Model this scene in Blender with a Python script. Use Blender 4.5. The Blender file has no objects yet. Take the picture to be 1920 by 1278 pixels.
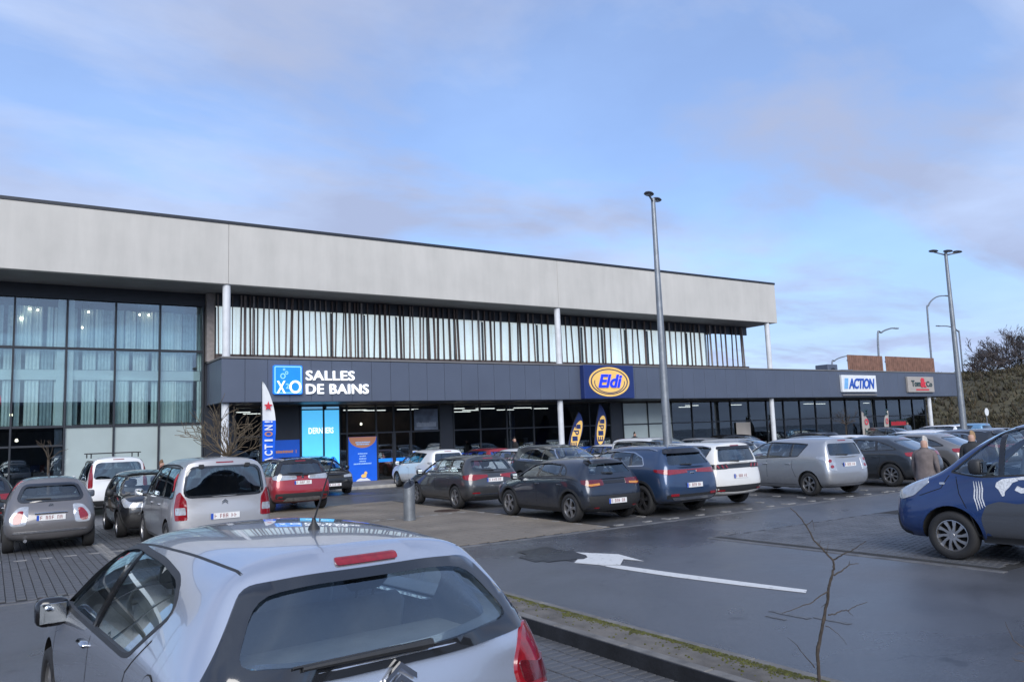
import bpy, bmesh, math, random
from mathutils import Vector, Matrix
from mathutils.bvhtree import BVHTree
from mathutils.geometry import delaunay_2d_cdt

random.seed(7)
R = math.radians
S = bpy.context.scene
COL = S.collection

# ------------------------------------------------------------------ camera
CAM_H = 2.05
FPX = 1477.118                                  # focal length in photo pixels (1920 wide)
_th, _ph, _ro = R(33.53153), R(6.775864), R(-2.160059)
FW = Vector((math.sin(_th) * math.cos(_ph), math.cos(_th) * math.cos(_ph), math.sin(_ph)))
_r = Vector((math.cos(_th), -math.sin(_th), 0)); _u = _r.cross(FW)
RT = _r * math.cos(_ro) + _u * math.sin(_ro); UP = -_r * math.sin(_ro) + _u * math.cos(_ro)
cd = bpy.data.cameras.new('camera'); cam = bpy.data.objects.new('camera', cd); COL.objects.link(cam)
cam.matrix_world = Matrix(((RT.x, UP.x, -FW.x, 0), (RT.y, UP.y, -FW.y, 0), (RT.z, UP.z, -FW.z, CAM_H), (0, 0, 0, 1)))
cd.sensor_width = 36; cd.sensor_fit = 'HORIZONTAL'; cd.lens = FPX / 1920 * 36
cd.clip_start = .1; cd.clip_end = 3000
S.camera = cam

# ------------------------------------------------------------------ world and sun
SUN_EL, SUN_AZ = R(32), R(205)                  # azimuth measured from +Y towards +X: behind the camera
w = bpy.data.worlds.new('World'); S.world = w; w.use_nodes = True
nt = w.node_tree; nt.nodes.clear(); N = nt.nodes.new; LK = nt.links.new
out = N('ShaderNodeOutputWorld'); bg = N('ShaderNodeBackground'); bg.inputs[1].default_value = .1
LK(bg.outputs[0], out.inputs[0])
sky = N('ShaderNodeTexSky'); sky.sky_type = 'NISHITA'; sky.sun_disc = False
sky.sun_elevation = SUN_EL; sky.sun_rotation = SUN_AZ; sky.air_density = 1.0; sky.dust_density = .6; sky.ozone_density = 2.2
tc = N('ShaderNodeTexCoord'); sep = N('ShaderNodeSeparateXYZ'); LK(tc.outputs['Generated'], sep.inputs[0])
zc = N('ShaderNodeMath'); zc.operation = 'MAXIMUM'; LK(sep.outputs[2], zc.inputs[0]); zc.inputs[1].default_value = 0
za = N('ShaderNodeMath'); za.operation = 'ADD'; LK(zc.outputs[0], za.inputs[0]); za.inputs[1].default_value = .16
dv = N('ShaderNodeVectorMath'); dv.operation = 'DIVIDE'; LK(tc.outputs['Generated'], dv.inputs[0])
cb = N('ShaderNodeCombineXYZ')
for i in range(3): LK(za.outputs[0], cb.inputs[i])
LK(cb.outputs[0], dv.inputs[1])
mp = N('ShaderNodeMapping'); mp.inputs['Rotation'].default_value = (0, 0, R(-20)); mp.inputs['Scale'].default_value = (.75, 1.25, 0)
mp.inputs['Location'].default_value = (3.1, 1.7, 0)
LK(dv.outputs[0], mp.inputs[0])
n1 = N('ShaderNodeTexNoise'); n1.inputs['Scale'].default_value = 1.25; n1.inputs['Detail'].default_value = 9; n1.inputs['Roughness'].default_value = .56
n1.inputs['Distortion'].default_value = .35
LK(mp.outputs[0], n1.inputs['Vector'])
n2 = N('ShaderNodeTexNoise'); n2.inputs['Scale'].default_value = .95; n2.inputs['Detail'].default_value = 7; n2.inputs['Roughness'].default_value = .55
mp2 = N('ShaderNodeMapping'); mp2.inputs['Location'].default_value = (-4.2, 9.3, 2); LK(dv.outputs[0], mp2.inputs[0]); LK(mp2.outputs[0], n2.inputs['Vector'])
cr = N('ShaderNodeValToRGB'); cr.color_ramp.elements[0].position = .40; cr.color_ramp.elements[0].color = (.40, .40, .40, 1)
cr.color_ramp.elements[1].position = .57; cr.color_ramp.elements[1].color = (1, 1, 1, 1)
LK(n1.outputs[0], cr.inputs[0])
cc = N('ShaderNodeValToRGB')                     # cloud brightness: lit tops to grey undersides
cc.color_ramp.elements[0].position = .38; cc.color_ramp.elements[0].color = (1.90, 2.28, 3.35, 1)
cc.color_ramp.elements[1].position = .62; cc.color_ramp.elements[1].color = (2.50, 3.15, 4.62, 1)
LK(n2.outputs[0], cc.inputs[0])
gain = N('ShaderNodeMix'); gain.data_type = 'RGBA'; gain.blend_type = 'MULTIPLY'; gain.inputs[0].default_value = 1
LK(sky.outputs[0], gain.inputs[6]); gain.inputs[7].default_value = (.68, .82, 1.0, 1)
mx = N('ShaderNodeMix'); mx.data_type = 'RGBA'
hzr = N('ShaderNodeMapRange'); hzr.inputs[1].default_value = .02; hzr.inputs[2].default_value = .30; hzr.inputs[3].default_value = .96; hzr.inputs[4].default_value = 0; LK(zc.outputs[0], hzr.inputs[0])
mxx = N('ShaderNodeMath'); mxx.operation = 'MAXIMUM'; LK(cr.outputs[0], mxx.inputs[0]); LK(hzr.outputs[0], mxx.inputs[1])
LK(mxx.outputs[0], mx.inputs[0]); LK(gain.outputs[2], mx.inputs[6]); LK(cc.outputs[0], mx.inputs[7])
LK(mx.outputs[2], bg.inputs[0])
sd = bpy.data.lights.new('sun', 'SUN'); sd.energy = 1.4; sd.angle = R(40); sd.color = (1, .96, .91)
so = bpy.data.objects.new('sun', sd); COL.objects.link(so)
sdir = Vector((math.sin(SUN_AZ) * math.cos(SUN_EL), math.cos(SUN_AZ) * math.cos(SUN_EL), math.sin(SUN_EL)))
so.rotation_euler = sdir.to_track_quat('Z', 'Y').to_euler(); so.location = (-20, -40, 60)
S.view_settings.view_transform = 'Standard'; S.view_settings.look = 'None'; S.view_settings.gamma = 1
S.view_settings.use_curve_mapping = False; S.view_settings.exposure = 1.2

# ------------------------------------------------------------------ helpers
def ray(px, py): return FW + RT * ((px - 960) / FPX) - UP * ((py - 639) / FPX)
def G(px, py, z=0.0):                            # photo pixel -> point at height z
    d = ray(px, py); k = (z - CAM_H) / d.z; return Vector((d.x * k, d.y * k, z))
def AY(px, py, Y):                               # photo pixel -> point on the plane y = Y
    d = ray(px, py); k = Y / d.y; return Vector((d.x * k, Y, d.z * k + CAM_H))

def tag(o, label=None, cat=None, group=None, kind=None):
    if label: o['label'] = label
    if cat: o['category'] = cat
    if group: o['group'] = group
    if kind: o['kind'] = kind
    return o
def empty(name, loc=(0, 0, 0), rz=0):
    o = bpy.data.objects.new(name, None); COL.objects.link(o); o.location = loc; o.rotation_euler = (0, 0, rz)
    o.empty_display_size = .2; return o
def link(name, me, parent=None):
    o = bpy.data.objects.new(name, me); COL.objects.link(o); o.parent = parent; return o
def copy_tree(o, parent=None):
    c = o.copy(); COL.objects.link(c); c.parent = parent
    for ch in o.children: copy_tree(ch, c)
    return c

class MB:
    def __init__(s): s.v = []; s.f = []; s.m = []
    def add(s, vs, fs, m=0):
        b = len(s.v); s.v += [tuple(v) for v in vs]; s.f += [tuple(b + i for i in f) for f in fs]; s.m += [m] * len(fs); return s
    def box(s, lo, hi, m=0, M=None):
        x0, y0, z0 = lo; x1, y1, z1 = hi
        vs = [Vector(p) for p in ((x0,y0,z0),(x1,y0,z0),(x1,y1,z0),(x0,y1,z0),(x0,y0,z1),(x1,y0,z1),(x1,y1,z1),(x0,y1,z1))]
        if M: vs = [M @ v for v in vs]
        return s.add(vs, [(0,3,2,1),(4,5,6,7),(0,1,5,4),(1,2,6,5),(2,3,7,6),(3,0,4,7)], m)
    def cbox(s, lo, hi, c=.01, m=0, M=None):     # box with chamfered edges
        (x0,y0,z0),(x1,y1,z1) = lo, hi; vs = []; 
        c = min(c, (x1-x0)*.45, (y1-y0)*.45, (z1-z0)*.45)
        for (x,sx) in ((x0,1),(x1,-1)):
            for (y,sy) in ((y0,1),(y1,-1)):
                for (z,sz) in ((z0,1),(z1,-1)):
                    vs += [Vector((x+sx*c,y+sy*c,z)),Vector((x+sx*c,y,z+sz*c)),Vector((x,y+sy*c,z+sz*c))]
        bm = bmesh.new()
        for v in vs: bm.verts.new(M @ v if M else v)
        bmesh.ops.convex_hull(bm, input=bm.verts); 
        bmesh.ops.dissolve_limit(bm, angle_limit=.02, verts=bm.verts, edges=bm.edges)
        bm.verts.index_update(); V = [v.co.copy() for v in bm.verts]; F = [[v.index for v in f.verts] for f in bm.faces]; bm.free()
        return s.add(V, F, m)
    def tube(s, pts, rs, n=8, m=0, cap=True):
        pts = [Vector(p) for p in pts]; rs = rs if hasattr(rs, '__len__') else [rs] * len(pts); rings = []
        ref = None
        for i, p in enumerate(pts):
            t = (pts[min(i+1, len(pts)-1)] - pts[max(i-1, 0)])
            t = t.normalized() if t.length > 1e-9 else Vector((0,0,1))
            if ref is None:
                ref = Vector((1,0,0)) if abs(t.x) < .9 else Vector((0,1,0))
            a = (ref - t * ref.dot(t)).normalized(); b = t.cross(a); ref = a
            rings.append([p + (a * math.cos(2*math.pi*k/n) + b * math.sin(2*math.pi*k/n)) * rs[i] for k in range(n)])
        vs = [v for r_ in rings for v in r_]; fs = []
        for i in range(len(rings)-1):
            for k in range(n):
                fs.append((i*n+k, i*n+(k+1)%n, (i+1)*n+(k+1)%n, (i+1)*n+k))
        if cap: fs.append(tuple(range(n-1,-1,-1))); fs.append(tuple((len(rings)-1)*n+k for k in range(n)))
        return s.add(vs, fs, m)
    def lathe(s, prof, n=24, axis='Z', o=(0,0,0), m=0, cap=True):      # prof: (radius, height)
        vs = []; o = Vector(o)
        for (r_, h) in prof:
            for k in range(n):
                a = 2*math.pi*k/n; c_, s_ = r_*math.cos(a), r_*math.sin(a)
                vs.append(o + (Vector((c_,s_,h)) if axis=='Z' else Vector((h,c_,s_)) if axis=='X' else Vector((s_,h,c_))))
        fs = []
        for i in range(len(prof)-1):
            for k in range(n): fs.append((i*n+k, i*n+(k+1)%n, (i+1)*n+(k+1)%n, (i+1)*n+k))
        if cap and prof[0][0] > 1e-6: fs.append(tuple(range(n-1,-1,-1)))
        if cap and prof[-1][0] > 1e-6: fs.append(tuple((len(prof)-1)*n+k for k in range(n)))
        return s.add(vs, fs, m)
    def prism(s, poly, d, m=0):                  # planar 3-D polygon extruded by d
        P = [Vector(p) for p in poly]; n = len(P); d = Vector(d)
        return s.add(P + [p + d for p in P], [tuple(range(n-1,-1,-1)), tuple(range(n,2*n))] + [(i,(i+1)%n,n+(i+1)%n,n+i) for i in range(n)], m)
    def mesh(s, name, mats, smooth=False, angle=40):
        me = bpy.data.meshes.new(name); me.from_pydata(s.v, [], s.f)
        for mm in (mats if isinstance(mats, (list, tuple)) else [mats]): me.materials.append(mm)
        me.polygons.foreach_set('material_index', s.m)
        bm = bmesh.new(); bm.from_mesh(me); bmesh.ops.recalc_face_normals(bm, faces=bm.faces); bm.to_mesh(me); bm.free()
        if smooth:
            me.polygons.foreach_set('use_smooth', [True]*len(me.polygons)); me.set_sharp_from_angle(angle=R(angle))
        return me
    def build(s, name, mats, parent=None, smooth=False, angle=40): return link(name, s.mesh(name, mats, smooth, angle), parent)

def text_mesh(txt, size, depth, mat_, name, parent=None, loc=(0,0,0), rot=(R(90),0,0), bold=.0, shear=0, sx=1, align='LEFT', space=1.0):
    cu = bpy.data.curves.new('t', 'FONT'); cu.body = txt; cu.size = size; cu.extrude = depth; cu.offset = bold; cu.shear = shear
    cu.align_x = align; cu.space_character = space; cu.resolution_u = 4
    ob = bpy.data.objects.new('t', cu); COL.objects.link(ob)
    dg = bpy.context.evaluated_depsgraph_get(); me = bpy.data.meshes.new_from_object(ob.evaluated_get(dg))
    bpy.data.objects.remove(ob); bpy.data.curves.remove(cu)
    me.materials.clear(); me.materials.append(mat_)
    me.transform(Matrix.Diagonal((sx,1,1,1)))
    o = link(name, me, parent); o.location = loc; o.rotation_euler = rot; return o

# ------------------------------------------------------------------ materials
def mat(name, col, rough=.6, metal=0, coat=0, var=.12, scale=6, bump=0, spec=.5, emit=None, estr=0, bscale=None):
    m = bpy.data.materials.new(name); m.use_nodes = True; t = m.node_tree; b = t.nodes['Principled BSDF']
    b.inputs['Roughness'].default_value = rough; b.inputs['Metallic'].default_value = metal
    b.inputs['Coat Weight'].default_value = coat; b.inputs['Coat Roughness'].default_value = .04
    b.inputs['Specular IOR Level'].default_value = spec
    b.inputs['Base Color'].default_value = (*col, 1)
    if var or bump:
        co = t.nodes.new('ShaderNodeTexCoord'); n = t.nodes.new('ShaderNodeTexNoise')
        n.inputs['Scale'].default_value = scale; n.inputs['Detail'].default_value = 5; t.links.new(co.outputs['Object'], n.inputs['Vector'])
        if var:
            r_ = t.nodes.new('ShaderNodeMapRange'); r_.inputs['From Min'].default_value = .3; r_.inputs['From Max'].default_value = .7
            r_.inputs['To Min'].default_value = 1-var; r_.inputs['To Max'].default_value = 1+var
            t.links.new(n.outputs[0], r_.inputs[0]); x = t.nodes.new('ShaderNodeMix'); x.data_type = 'RGBA'; x.blend_type = 'MULTIPLY'
            x.inputs[0].default_value = 1; x.inputs[6].default_value = (*col, 1)
            t.links.new(r_.outputs[0], x.inputs[7]); t.links.new(x.outputs[2], b.inputs['Base Color'])
        if bump:
            n3 = t.nodes.new('ShaderNodeTexNoise'); n3.inputs['Scale'].default_value = bscale or scale*6; n3.inputs['Detail'].default_value = 4
            t.links.new(co.outputs['Object'], n3.inputs['Vector'])
            bu = t.nodes.new('ShaderNodeBump'); bu.inputs['Strength'].default_value = bump; bu.inputs['Distance'].default_value = .02
            t.links.new(n3.outputs[0], bu.inputs['Height']); t.links.new(bu.outputs[0], b.inputs['Normal'])
    if emit: b.inputs['Emission Color'].default_value = (*emit, 1); b.inputs['Emission Strength'].default_value = estr
    return m
def paint(name, col, metal=.35, rough=.34, dirt=.5, dcol=(.10,.095,.09)):
    m = bpy.data.materials.new(name); m.use_nodes = True; t = m.node_tree; b = t.nodes['Principled BSDF']; NN = t.nodes.new; K = t.links.new
    b.inputs['Metallic'].default_value = metal; b.inputs['Coat Weight'].default_value = 1; b.inputs['Coat Roughness'].default_value = .03
    co = NN('ShaderNodeTexCoord'); sp = NN('ShaderNodeSeparateXYZ'); K(co.outputs['Object'], sp.inputs[0])
    n = NN('ShaderNodeTexNoise'); n.inputs['Scale'].default_value = 7; n.inputs['Detail'].default_value = 7; n.inputs['Roughness'].default_value = .65
    K(co.outputs['Object'], n.inputs['Vector'])
    # splashed road dirt on the sills, fading with a ragged upper edge
    a = NN('ShaderNodeMapRange'); a.inputs['From Min'].default_value = .75; a.inputs['From Max'].default_value = .2; K(sp.outputs[2], a.inputs[0])
    mu = NN('ShaderNodeMath'); mu.operation = 'MULTIPLY'; K(a.outputs[0], mu.inputs[0]); K(n.outputs[0], mu.inputs[1])
    mr = NN('ShaderNodeMapRange'); mr.inputs['From Min'].default_value = .12; mr.inputs['From Max'].default_value = .6; mr.inputs['To Max'].default_value = dirt
    K(mu.outputs[0], mr.inputs[0])
    f2 = NN('ShaderNodeMapRange'); f2.inputs['From Min'].default_value = .35; f2.inputs['From Max'].default_value = .75; f2.inputs['To Max'].default_value = .10*dirt
    K(n.outputs[0], f2.inputs[0]); ad = NN('ShaderNodeMath'); ad.operation = 'ADD'; K(mr.outputs[0], ad.inputs[0]); K(f2.outputs[0], ad.inputs[1])
    x = NN('ShaderNodeMix'); x.data_type = 'RGBA'; K(ad.outputs[0], x.inputs[0]); x.inputs[6].default_value = (*col, 1); x.inputs[7].default_value = (*dcol, 1)
    K(x.outputs[2], b.inputs['Base Color'])
    r2 = NN('ShaderNodeMapRange'); r2.inputs['To Min'].default_value = rough; r2.inputs['To Max'].default_value = .7; K(ad.outputs[0], r2.inputs[0]); K(r2.outputs[0], b.inputs['Roughness'])
    c2 = NN('ShaderNodeMapRange'); c2.inputs['To Min'].default_value = 1; c2.inputs['To Max'].default_value = .1; K(ad.outputs[0], c2.inputs[0]); K(c2.outputs[0], b.inputs['Coat Weight'])
    return m
def glass(name, tint, refl=1.0, rough=.0, base=0):
    m = bpy.data.materials.new(name); m.use_nodes = True; t = m.node_tree; t.nodes.clear(); NN = t.nodes.new; K = t.links.new
    o = NN('ShaderNodeOutputMaterial'); mx_ = NN('ShaderNodeMixShader'); tr = NN('ShaderNodeBsdfTransparent'); gl = NN('ShaderNodeBsdfGlossy'); lw = NN('ShaderNodeLayerWeight')
    tr.inputs[0].default_value = (*tint, 1); gl.inputs['Color'].default_value = (.86,.95,1,1); gl.inputs['Roughness'].default_value = rough; lw.inputs[0].default_value = .5; pw = NN('ShaderNodeMath'); pw.operation = 'POWER'; pw.inputs[1].default_value = 5; K(lw.outputs['Facing'], pw.inputs[0]); fr = NN('ShaderNodeMath'); fr.operation = 'MULTIPLY_ADD'; fr.inputs[1].default_value = .957; fr.inputs[2].default_value = .043; K(pw.outputs[0], fr.inputs[0])
    co = NN('ShaderNodeTexCoord'); n = NN('ShaderNodeTexNoise'); n.inputs['Scale'].default_value = .9; n.inputs['Detail'].default_value = 1; K(co.outputs['Object'], n.inputs['Vector'])
    bu = NN('ShaderNodeBump'); bu.inputs['Strength'].default_value = .02; bu.inputs['Distance'].default_value = .02; K(n.outputs[0], bu.inputs['Height'])
    K(bu.outputs[0], gl.inputs['Normal'])
    mm = NN('ShaderNodeMath'); mm.operation = 'MULTIPLY'; K(fr.outputs[0], mm.inputs[0]); mm.inputs[1].default_value = 1.7*refl
    ad_ = NN('ShaderNodeMath'); ad_.operation = 'ADD'; ad_.use_clamp = True; ad_.inputs[1].default_value = base; K(mm.outputs[0], ad_.inputs[0]); mm = ad_
    K(mm.outputs[0], mx_.inputs[0]); K(tr.outputs[0], mx_.inputs[1]); K(gl.outputs[0], mx_.inputs[2]); K(mx_.outputs[0], o.inputs[0]); return m
M = {}
M['tyre'] = mat('tyre_rubber', (.018,.018,.019), .8, bump=.2, scale=12)
M['alloy'] = mat('alloy', (.34,.34,.35), .35, .8, scale=9)
M['dalloy'] = mat('dark_alloy', (.10,.10,.11), .35, .7, scale=9)
M['black'] = mat('black_plastic', (.022,.023,.025), .55, scale=14, bump=.08)
M['gloss'] = mat('gloss_black', (.012,.012,.014), .12, coat=.5, var=.1)
M['under'] = mat('underbody', (.010,.010,.010), .9)
M['cabin'] = mat('cabin_fabric', (.15,.155,.165), .85, bump=.2)
M['cabin2'] = mat('headrest_fabric', (.045,.047,.053), .85, bump=.2)
M['chrome'] = mat('chrome', (.62,.63,.65), .14, 1.0, var=.05)
M['red'] = mat('red_lens', (.22,.006,.012), .12, coat=1, var=.25, scale=30)
M['dred'] = mat('dark_red_lens', (.10,.005,.010), .12, coat=1, var=.25, scale=30)
M['clear'] = mat('clear_lens', (.40,.42,.45), .15, .3, coat=1, var=.18, scale=14)
M['amber'] = mat('amber_lens', (.55,.22,.03), .15, coat=1)
M['white'] = mat('white_plate', (.74,.74,.73), .35, var=.05)
M['pblue'] = mat('plate_blue', (.02,.08,.42), .35)
M['pink'] = mat('plate_ink', (.22,.03,.035), .4)
M['mirror'] = mat('mirror_glass', (.45,.48,.5), .03, 1.0, var=0)
M['cglass'] = glass('car_glass', (.72,.78,.80), base=.06)
M['tglass'] = glass('tinted_car_glass', (.22,.25,.28), 1.1, base=.07)
M['hglass'] = glass('rear_screen_glass', (.80,.90,.93), 1.1, base=.08)
M['frit'] = mat('black_frit_glass', (.016,.018,.022), .08, coat=1, var=.1)

# ------------------------------------------------------------------ car kit
# car space: +y forward, +x right, z up, origin on the ground below the middle
def rpoly(pts, r=.04, n=4):                      # polygon with rounded corners
    out_ = []; k = len(pts); rr = r if hasattr(r, '__len__') else [r]*k
    for i in range(k):
        p = Vector(pts[i]).to_2d(); a = Vector(pts[i-1]).to_2d() - p; b = Vector(pts[(i+1)%k]).to_2d() - p
        q = min(rr[i], a.length*.45, b.length*.45)
        if q < 1e-4: out_.append(p); continue
        a = p + a.normalized()*q; b = p + b.normalized()*q
        for j in range(n+1):
            t = j/n; out_.append(a*(1-t)**2 + p*2*t*(1-t) + b*t*t)
    return out_
def clip(poly, p, nrm):                          # keep the side where (v-p).n > 0
    p = Vector(p); nrm = Vector(nrm); o = []
    for i in range(len(poly)):
        a, b = Vector(poly[i-1]), Vector(poly[i]); da, db = (a-p).dot(nrm), (b-p).dot(nrm)
        if (da > 0) != (db > 0): o.append(a + (b-a)*(da/(da-db)))
        if db > 0: o.append(b)
    return o
def inside(p, poly):
    c = False
    for i in range(len(poly)):
        a, b = poly[i-1], poly[i]
        if (a[1] > p[1]) != (b[1] > p[1]) and p[0] < (b[0]-a[0])*(p[1]-a[1])/(b[1]-a[1]) + a[0]: c = not c
    return c
def resample(poly, step):
    o = []
    for i in range(len(poly)):
        a, b = Vector(poly[i]), Vector(poly[(i+1)%len(poly)]); n = max(1, int((b-a).length/step + .5))
        for j in range(n): o.append(a + (b-a)*(j/n))
    return o
def ribbon(pts, wd):                             # polyline -> thin polygon
    P = [Vector(p) for p in pts]; L_, R_ = [], []
    for i, p in enumerate(P):
        t = (P[min(i+1,len(P)-1)] - P[max(i-1,0)]).normalized(); n = Vector((-t.y, t.x))
        ww = wd[i] if hasattr(wd, '__len__') else wd
        L_.append(p + n*ww/2); R_.append(p - n*ww/2)
    return L_ + R_[::-1]

def loop_off(poly, d):                           # outline grown (d>0) or shrunk
    P = [Vector(p).to_2d() for p in poly]; P = [p for i, p in enumerate(P) if (p-P[i-1]).length > 1e-4]
    A = sum(P[i-1].x*P[i].y-P[i].x*P[i-1].y for i in range(len(P))); sg = 1 if A > 0 else -1; o = []
    for i, p in enumerate(P):
        t = (P[(i+1)%len(P)]-P[i-1]).normalized(); o.append(p+Vector((t.y,-t.x))*d*sg)
    return o
class Car:
    D = dict(L=4.05, W=1.76, H=1.47, zb=.20, belt=.92, beltR=.97, wb=2.54, fo=.82, rw=.315, yRR=.42, yW=.10, zW=.98, zRR=-.02, yRF=.45, yC=1.08, zC=.98, zH=.76, wr=.70,
             hump=0, tail=.62, glass='cglass', tglass=None, sub=2, dlo=None, wid=.205, rim='alloy', spokes=10, spk='plain', two=None, rearwin=None, seats=True, bar=.1, zmid=.62, front_r=0, step=.09)
    def __init__(s, name, label, paintm, **kw):
        s.p = dict(Car.D); s.p.update(kw); s.paint = paintm
        s.root = empty(name); s.root['label'] = label; s.root['category'] = 'car'
        s.body(); s.windows(); s.cut(); s.wheels(); s.cabin()
    # ---- body surface
    def body(s):
        p = s.p; w = p['W']/2; yR, yF = -p['L']/2, p['L']/2; zb, H = p['zb'], p['H']; zm = p['zmid']
        wr = p['wr']*w; yRR = yR + p['yRR']; zr = H + p['zRR']; bR, b = p['beltR'], p['belt']; yw, zW = p['yW'], p['zW']
        yRF, yC, zC, zH = p['yRF'], p['yC'], p['zC'], p['zH']; fr = p['front_r']
        yB = (yRF + yRR)/2; hm = p['hump']
        cols = [
          [(0,yR+.10,zb+.07),(.70*w,yR+.12,zb+.07),(.88*w,yR+.035,zb+.2),(.93*w,yR+.03,p['tail']),(.885*w,yR+.35*yw+.05,(p['tail']+zW)/2+.04),(.80*w,yR+yw+.03,zW),(.44*w,yR+yw,zW+.012),(0,yR+yw-.01,zW+.015)],
          [(0,yR+.3,zb),(.86*w,yR+.27,zb+.02),(.975*w,yR+.22,.38),(.995*w,yR+.2,zm+.03),(.955*w,yR+yw+.14,bR),(wr*.97,yRR+.05,zr-.07),(.36*w,yRR-.01,zr-.02),(0,yRR-.02,zr-.012)],
          [(0,yR+.75,zb),(.88*w,yR+.75,zb),(.985*w,yR+.75,.38),(1.0*w,yR+.75,zm),(.962*w,yR+.72,bR),(wr,yRR+.38,H-.055),(.36*w,yRR+.35,H-.012+hm*.3),(0,yRR+.35,H+hm*.3)],
          [(0,yB,zb),(.88*w,yB,zb),(.98*w,yB,.36),(.995*w,yB,zm),(.965*w,yB,(b+bR)/2),(wr,yB+.05,H-.05),(.36*w,yB+.05,H-.005+hm),(0,yB+.05,H+.005+hm)],
          [(0,yRF+.1,zb),(.88*w,yRF+.1,zb),(.98*w,yRF+.1,.36),(.995*w,yRF+.1,zm),(.965*w,yRF+.1,b),(wr*.98,yRF,H-.075),(.36*w,yRF+.07,H-.035),(0,yRF+.09,H-.028)],
          [(0,yC,zb),(.88*w,yC,zb),(.985*w,yC,.38),(1.0*w,yC,zm),(.955*w,yC-.02,b-.01),(.84*w,yC-.02,zC-.02),(.42*w,yC+.12,zC+.01),(0,yC+.16,zC+.02)],
          [(0,yF-.55,zb),(.86*w,yF-.55,zb),(.975*w,yF-.55,.4),(.985*w,yF-.55,zm),(.92*w,yF-.55,(b+zH)/2),(.78*w,yF-.52,(zC+zH)/2+.03),(.4*w,yF-.48,(zC+zH)/2+.07),(0,yF-.48,(zC+zH)/2+.08)],
          [(0,yF-.25,zb),(.78*w,yF-.25,zb),(.92*w,yF-.22,.4),(.93*w,yF-.22,zm-.03),(.86*w,yF-.24,zH-.03),(.7*w,yF-.2,zH+.02),(.36*w,yF-.14,zH+.04),(0,yF-.12,zH+.045)],
          [(0,yF-.06,zb+.05),(.62*w,yF-.10,zb+.05),(.78*w,yF-.06,.38),(.80*w,yF-.05,zm-.08),(.74*w,yF-.08,zH-.10),(.58*w,yF-.06,zH-.06),(.3*w,yF-.03,zH-.05),(0,yF-.02,zH-.05)]]
        bm = bmesh.new(); nc, nr = len(cols), 8; V = {}
        for i in range(nc):
            for j in range(nr):
                x, y, z = cols[i][j]
                V[i,j,1] = bm.verts.new((x,y,z)); V[i,j,-1] = V[i,j,1] if x == 0 else bm.verts.new((-x,y,z))
        cr_ = bm.edges.layers.float.new('crease_edge')
        def face(vs, flip):
            u_ = []
            for v in vs:
                if v not in u_: u_.append(v)
            if len(u_) < 3: return
            bm.faces.new(u_[::-1] if flip else u_)
        for sgn in (1,-1):
            for i in range(nc-1):
                for j in range(nr-1):
                    face([V[i,j,sgn],V[i+1,j,sgn],V[i+1,j+1,sgn],V[i,j+1,sgn]], sgn < 0)
        for (i, bul, fl) in ((0,-.035,False),(nc-1,.05,True)):
            C = {0: V[i,0,1], nr-1: V[i,nr-1,1]}
            for j in range(1, nr-1):
                x, y, z = cols[i][j]; C[j] = bm.verts.new((0, y + bul*(1 if j<5 else .4), z))
            for sgn in (1,-1):
                for j in range(nr-1):
                    face([V[i,j,sgn],V[i,j+1,sgn],C[j+1],C[j]], (sgn < 0) != fl)
        def crease(a, b_, val):
            for sg in (1,-1):
                e = bm.edges.get((V[a[0],a[1],sg], V[b_[0],b_[1],sg]))
                if e: e[cr_] = val
        for i in range(1,5): crease((i,4),(i+1,4),.45)
        for j in (5,6): crease((1,j),(1,j+1),.75); crease((0,j),(0,j+1),.35)
        crease((1,4),(1,5),.25); crease((0,4),(0,5),.3); crease((0,5),(1,5),.35)
        for i in range(1,8): crease((i,1),(i+1,1),.5)
        for i in (4,): crease((i,5),(i+1,5),.35)
        for j in (5,6): crease((5,j),(5,j+1),.45)
        bmesh.ops.recalc_face_normals(bm, faces=bm.faces)
        me = bpy.data.meshes.new('cage'); bm.to_mesh(me); bm.free()
        o = link('cage', me); md = o.modifiers.new('s','SUBSURF'); md.levels = p['sub']; md.render_levels = p['sub']
        dg = bpy.context.evaluated_depsgraph_get(); s.me = bpy.data.meshes.new_from_object(o.evaluated_get(dg)); bpy.data.objects.remove(o)
        s.me.materials.clear(); s.me.materials.append(s.paint); s.me.materials.append(M['under'])
        if p['two']:
            s.me.materials.append(p['two'])
            for f in s.me.polygons:
                c = f.center
                if c.z > (b + (bR-b)*max(0,min(1,(yC-c.y)/(yC-yR)))) + .012 and c.y < yC + .02: f.material_index = 2
        s.bvh = BVHTree.FromPolygons([v.co for v in s.me.vertices], [tuple(f.vertices) for f in s.me.polygons])
        s.w, s.yR, s.yF = w, yR, yF
    def frame(s, view):
        w, yR, yF = s.w, s.yR, s.yF; q = math.sqrt(.5); V_ = Vector
        return dict(side=(V_((4,0,0)),V_((0,1,0)),V_((0,0,1)),V_((-1,0,0))), rear=(V_((0,-6,0)),V_((1,0,0)),V_((0,0,1)),V_((0,1,0))),
                    front=(V_((0,6,0)),V_((1,0,0)),V_((0,0,1)),V_((0,-1,0))), top=(V_((0,0,6)),V_((1,0,0)),V_((0,1,0)),V_((0,0,-1))),
                    oblr=(V_((w,yR,0))+V_((q,-q,0))*4,V_((q,q,0)),V_((0,0,1)),V_((-q,q,0))),
                    oblf=(V_((w,yF,0))+V_((q,q,0))*4,V_((q,-q,0)),V_((0,0,1)),V_((-q,-q,0))))[view]
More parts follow.
